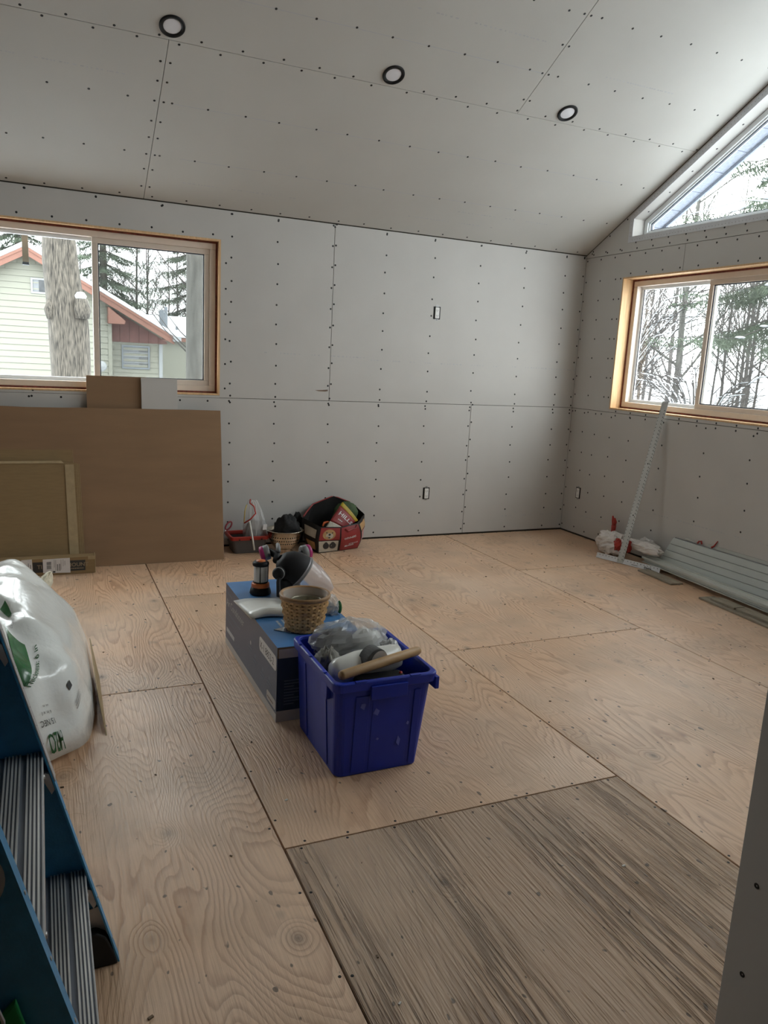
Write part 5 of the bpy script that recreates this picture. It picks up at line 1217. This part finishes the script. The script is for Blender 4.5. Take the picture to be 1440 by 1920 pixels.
for k in range(1, 47):
    for s in (-1, 1): mb.obox(b0 + bd * (k * .0254), wd, bd, nn, (s * .0245 - .006, s * .0245 + .0005) if s > 0 else (-.0245, -.017), (-.0018, .0018), (.0062, .0066))
    mb.obox(b0 + bd * (k * .0254 + .006), wd, bd, nn, (.010, .015), (-.004, .004), (.0062, .0066))
mb.build('scale_marks', M['ink'], ts, kind='stuff')
mb = MB()
for k in range(1, 20):
    if abs(k * .0265 - .205) > .035: mb.obox(hA + hdv * (k * .0265), hdv, hb_, nn, (-.002, .002), (.024, .032), (.0028, .0032))
mb.build('scale_marks', M['ink'], ts, kind='stuff')
for f in (.30, .62): MB().lathe([(.0003, .0006), (.005, 0)], b0 + bd * Lb * f + nn * .0062, 10, nn).build('hang_hole', M['black'], ts)
lettering('Empire', .020, plane_fn(hA + hdv * .40 + hb_ * .008 + nn * .0034, hdv, hb_), M['ink'], ts, shear=.25, bold=.0008)
small_print(0.05, 0.004, plane_fn(hA + hdv * .30 + hb_ * .010 + nn * .0034, hdv, hb_), M['ink'], ts, 10)
for s in (-.015, .015): MB().lathe([(.001, .002), (.004, .0015), (.0048, 0)], b0 + wd * s + bd * .02 + nn * .0062, 8, nn).build('rivet', M['steel'], ts)

M['trim_white'] = mat('white_pvc_trim', (.60, .62, .58), .5, vary=.04, vscale=5)
M['trim_grey'] = mat('pale_soffit_panel', (.50, .53, .51), .5, vary=.04, vscale=6)
M['shim'] = mat('weathered_board', (.30, .26, .20), .8, vary=.25, vscale=8, stretch=(6, 1, 1), bump=.1)
def run(t_): return Vector((-.150, -1.12, 0)).lerp(Vector((-.315, -2.95, 0)), t_)
rd = (run(1) - run(0)).normalized(); rn = Vector((-rd.y, rd.x, 0)); 
if rn.x > 0: rn = -rn                                # towards the room
jt = thing('trim_length', 'long white vinyl trim channel lying along the right wall', 'trim', tuple(run(.5)) )
Lr = (run(1) - run(0)).length
for nm, rb_, rc, m_ in (('lower_flange', (-.010, .010), (.030, .036), 'trim_white'), ('web', (-.014, -.008), (.036, .068), 'trim_white'), ('top_flange', (-.050, .016), (.068, .074), 'trim_white'), ('nose', (.010, .016), (.058, .068), 'trim_white'), ('back_leg', (-.062, -.050), (.030, .080), 'trim_white')):
    MB().obox(run(0), rd, rn, Vector((0, 0, 1)), (.10, Lr), rb_, rc).build(nm, M[m_], jt, bevel=.001)
jt2 = thing('trim_length', 'second white trim length tucked behind the front channel', 'trim', tuple(run(.5) - rn * .1))
MB().obox(run(0), rd, rn, Vector((0, 0, 1)), (.16, Lr), (-.098, -.066), (.0005, .066)).build('channel', M['trim_white'], jt2, bevel=.004)
sp_ = thing('soffit_panel', 'pale grooved soffit panel leaning on the right wall above the trim', 'panel', (-.06, -2.1, 0))
for k in range(5):
    z0 = .012 + k * .046; z1 = z0 + .0415; f0, f1 = z0 / .24, z1 / .24; x0, x1 = -.118 + .098 * f0, -.118 + .098 * f1; sk = .055
    MB().prism([(x0, -1.300 - sk * f0, z0), (x1, -1.300 - sk * f1, z1), (x1, -3.0, z1), (x0, -3.0, z0)], (-.006, 0, -.002)).build('panel_strip', M['trim_grey'], sp_, bevel=.0015)
MB().prism([(-.122 + .098 * .05, -1.305, .012), (-.014, -1.36, .240), (-.014, -3.0, .240), (-.117, -3.0, .012)], (.003, 0, .001)).build('backing', M['mask_grey'], sp_)
s2 = thing('soffit_panel', 'second pale panel edge showing behind the grooved soffit panel', 'panel', (-.01, -2.3, 0))
MB().prism([(-.0095, -1.62, .002), (-.0095, -1.66, .262), (-.0095, -3.0, .262), (-.0095, -3.0, .002)], (.006, 0, 0)).build('panel', M['trim_grey'], s2)
rc_ = thing('red_cord', 'dark red cord ends poking up behind the grooved panel', 'cord', (-.008, -1.6, .2))
MB().tube([(-.020, -1.575, .2465), (-.014, -1.58, .262), (-.012, -1.60, .268), (-.016, -1.61, .25)], .006, 6).build('knot', M['red_lid'], rc_)
MB().tube([(-.020, -1.70, .247), (-.012, -1.715, .262), (-.006, -1.735, .30)], [.007, .005, .003], 6).build('cord_end', M['red_lid'], rc_)
wq = thing('plastic_scrap', 'small crumpled white plastic scrap on top of the grooved panel', 'plastic', (-.012, -1.5, .23))
MB().loft([[Vector((-.016 + .006 * math.cos(a), -1.46 - .10 * i / 6, .247 + .007 * (1 + math.sin(a)) * (.6 + .4 * math.sin(i)))) for a in [2 * math.pi * k / 8 for k in range(8)]] for i in range(7)]).build('scrap', M['poly_white'], wq)
for i, (A, L_, w, z, lab) in enumerate((((-.315, -1.34), .36, .10, .0, 'grey shim board under the front end of the trim'), ((-.395, -1.99), .95, .12, .0, 'long thin dark edged board on floor under the trim'))):
    t_ = thing('shim_board', lab, 'board', (A[0], A[1], 0)); ang = math.atan2(rd.y, rd.x)
    MB().obox((A[0], A[1], 0), rd, -rn, (0, 0, 1), (0, L_), (0, w), (.001, .012)).build('plank', M['shim'], t_, bevel=.001)
for (A, L_, w, lab) in (((-.372, -2.06), .20, .09, 'short offcut resting on the thin board, nearer the corner'), ((-.385, -2.27), .26, .09, 'short offcut resting on the thin board, nearer the camera')):
    t_ = thing('wood_offcut', lab, 'offcut', (A[0], A[1], .012)); MB().obox((A[0], A[1], 0), rd, -rn, (0, 0, 1), (0, L_), (0, w), (.0125, .026)).build('plank', M['shim'], t_, bevel=.001)
bl = thing('black_pouch', 'black cloth pouch pushed under the trim at the frame edge', 'pouch', (-.36, -2.62, .012))
MB().loft(lump((-.345, -2.66, .043), .045, .12, .028, 61, 22, 12, .15)).build('pouch', M['black_cloth'], bl, smooth=True)
# shopping bag with red print and a red pry bar
M['thin_white'] = film('thin_white_bag', (.80, .77, .75), .10, .3)
wb_ = thing('grocery_bag', 'crumpled thin white grocery bag with red print beside the T-square', 'bag', (-.15, -1.0, 0))
MB().loft(lump((-.165, -.875, .075), .085, .16, .092, 71, 30, 16, .28)).build('bag_body', M['thin_white'], wb_)
MB().loft(lump((-.150, -1.19, .125), .055, .19, .042, 73, 30, 14, .35)).build('bag_neck', M['thin_white'], wb_)
for k, (c, s) in enumerate((((-.215, -1.0, .095), (.022, .040, .046)), ((-.205, -1.11, .105), (.016, .020, .046)), ((-.215, -.90, .075), (.012, .018, .014)))):
    MB().loft(lump(c, *s, 81 + k, 16, 10, .4)).build('red_print', M['red_lid'], wb_)
MB().loft(lump((-.05, -1.15, .10), .02, .12, .06, 91, 20, 10, .4)).build('bag_corner', M['thin_white'], wb_)
pb = thing('pry_bar', 'red forked pry bar standing upright in the white bag', 'pry bar', (-.06, -.75, 0))
MB().tube([(-.065, -.755, .002), (-.06, -.752, .15), (-.056, -.750, .20)], [.017, .017, .020], 8).build('shank', M['red_lid'], pb, smooth=True)
for s, h in ((-1, .262), (1, .275)): MB().tube([(-.056, -.750, .195), (-.056, -.750 + s * .010, .23), (-.066, -.750 + s * .013, h)], [.015, .014, .006], 8).build('claw', M['red_lid'], pb, smooth=True)
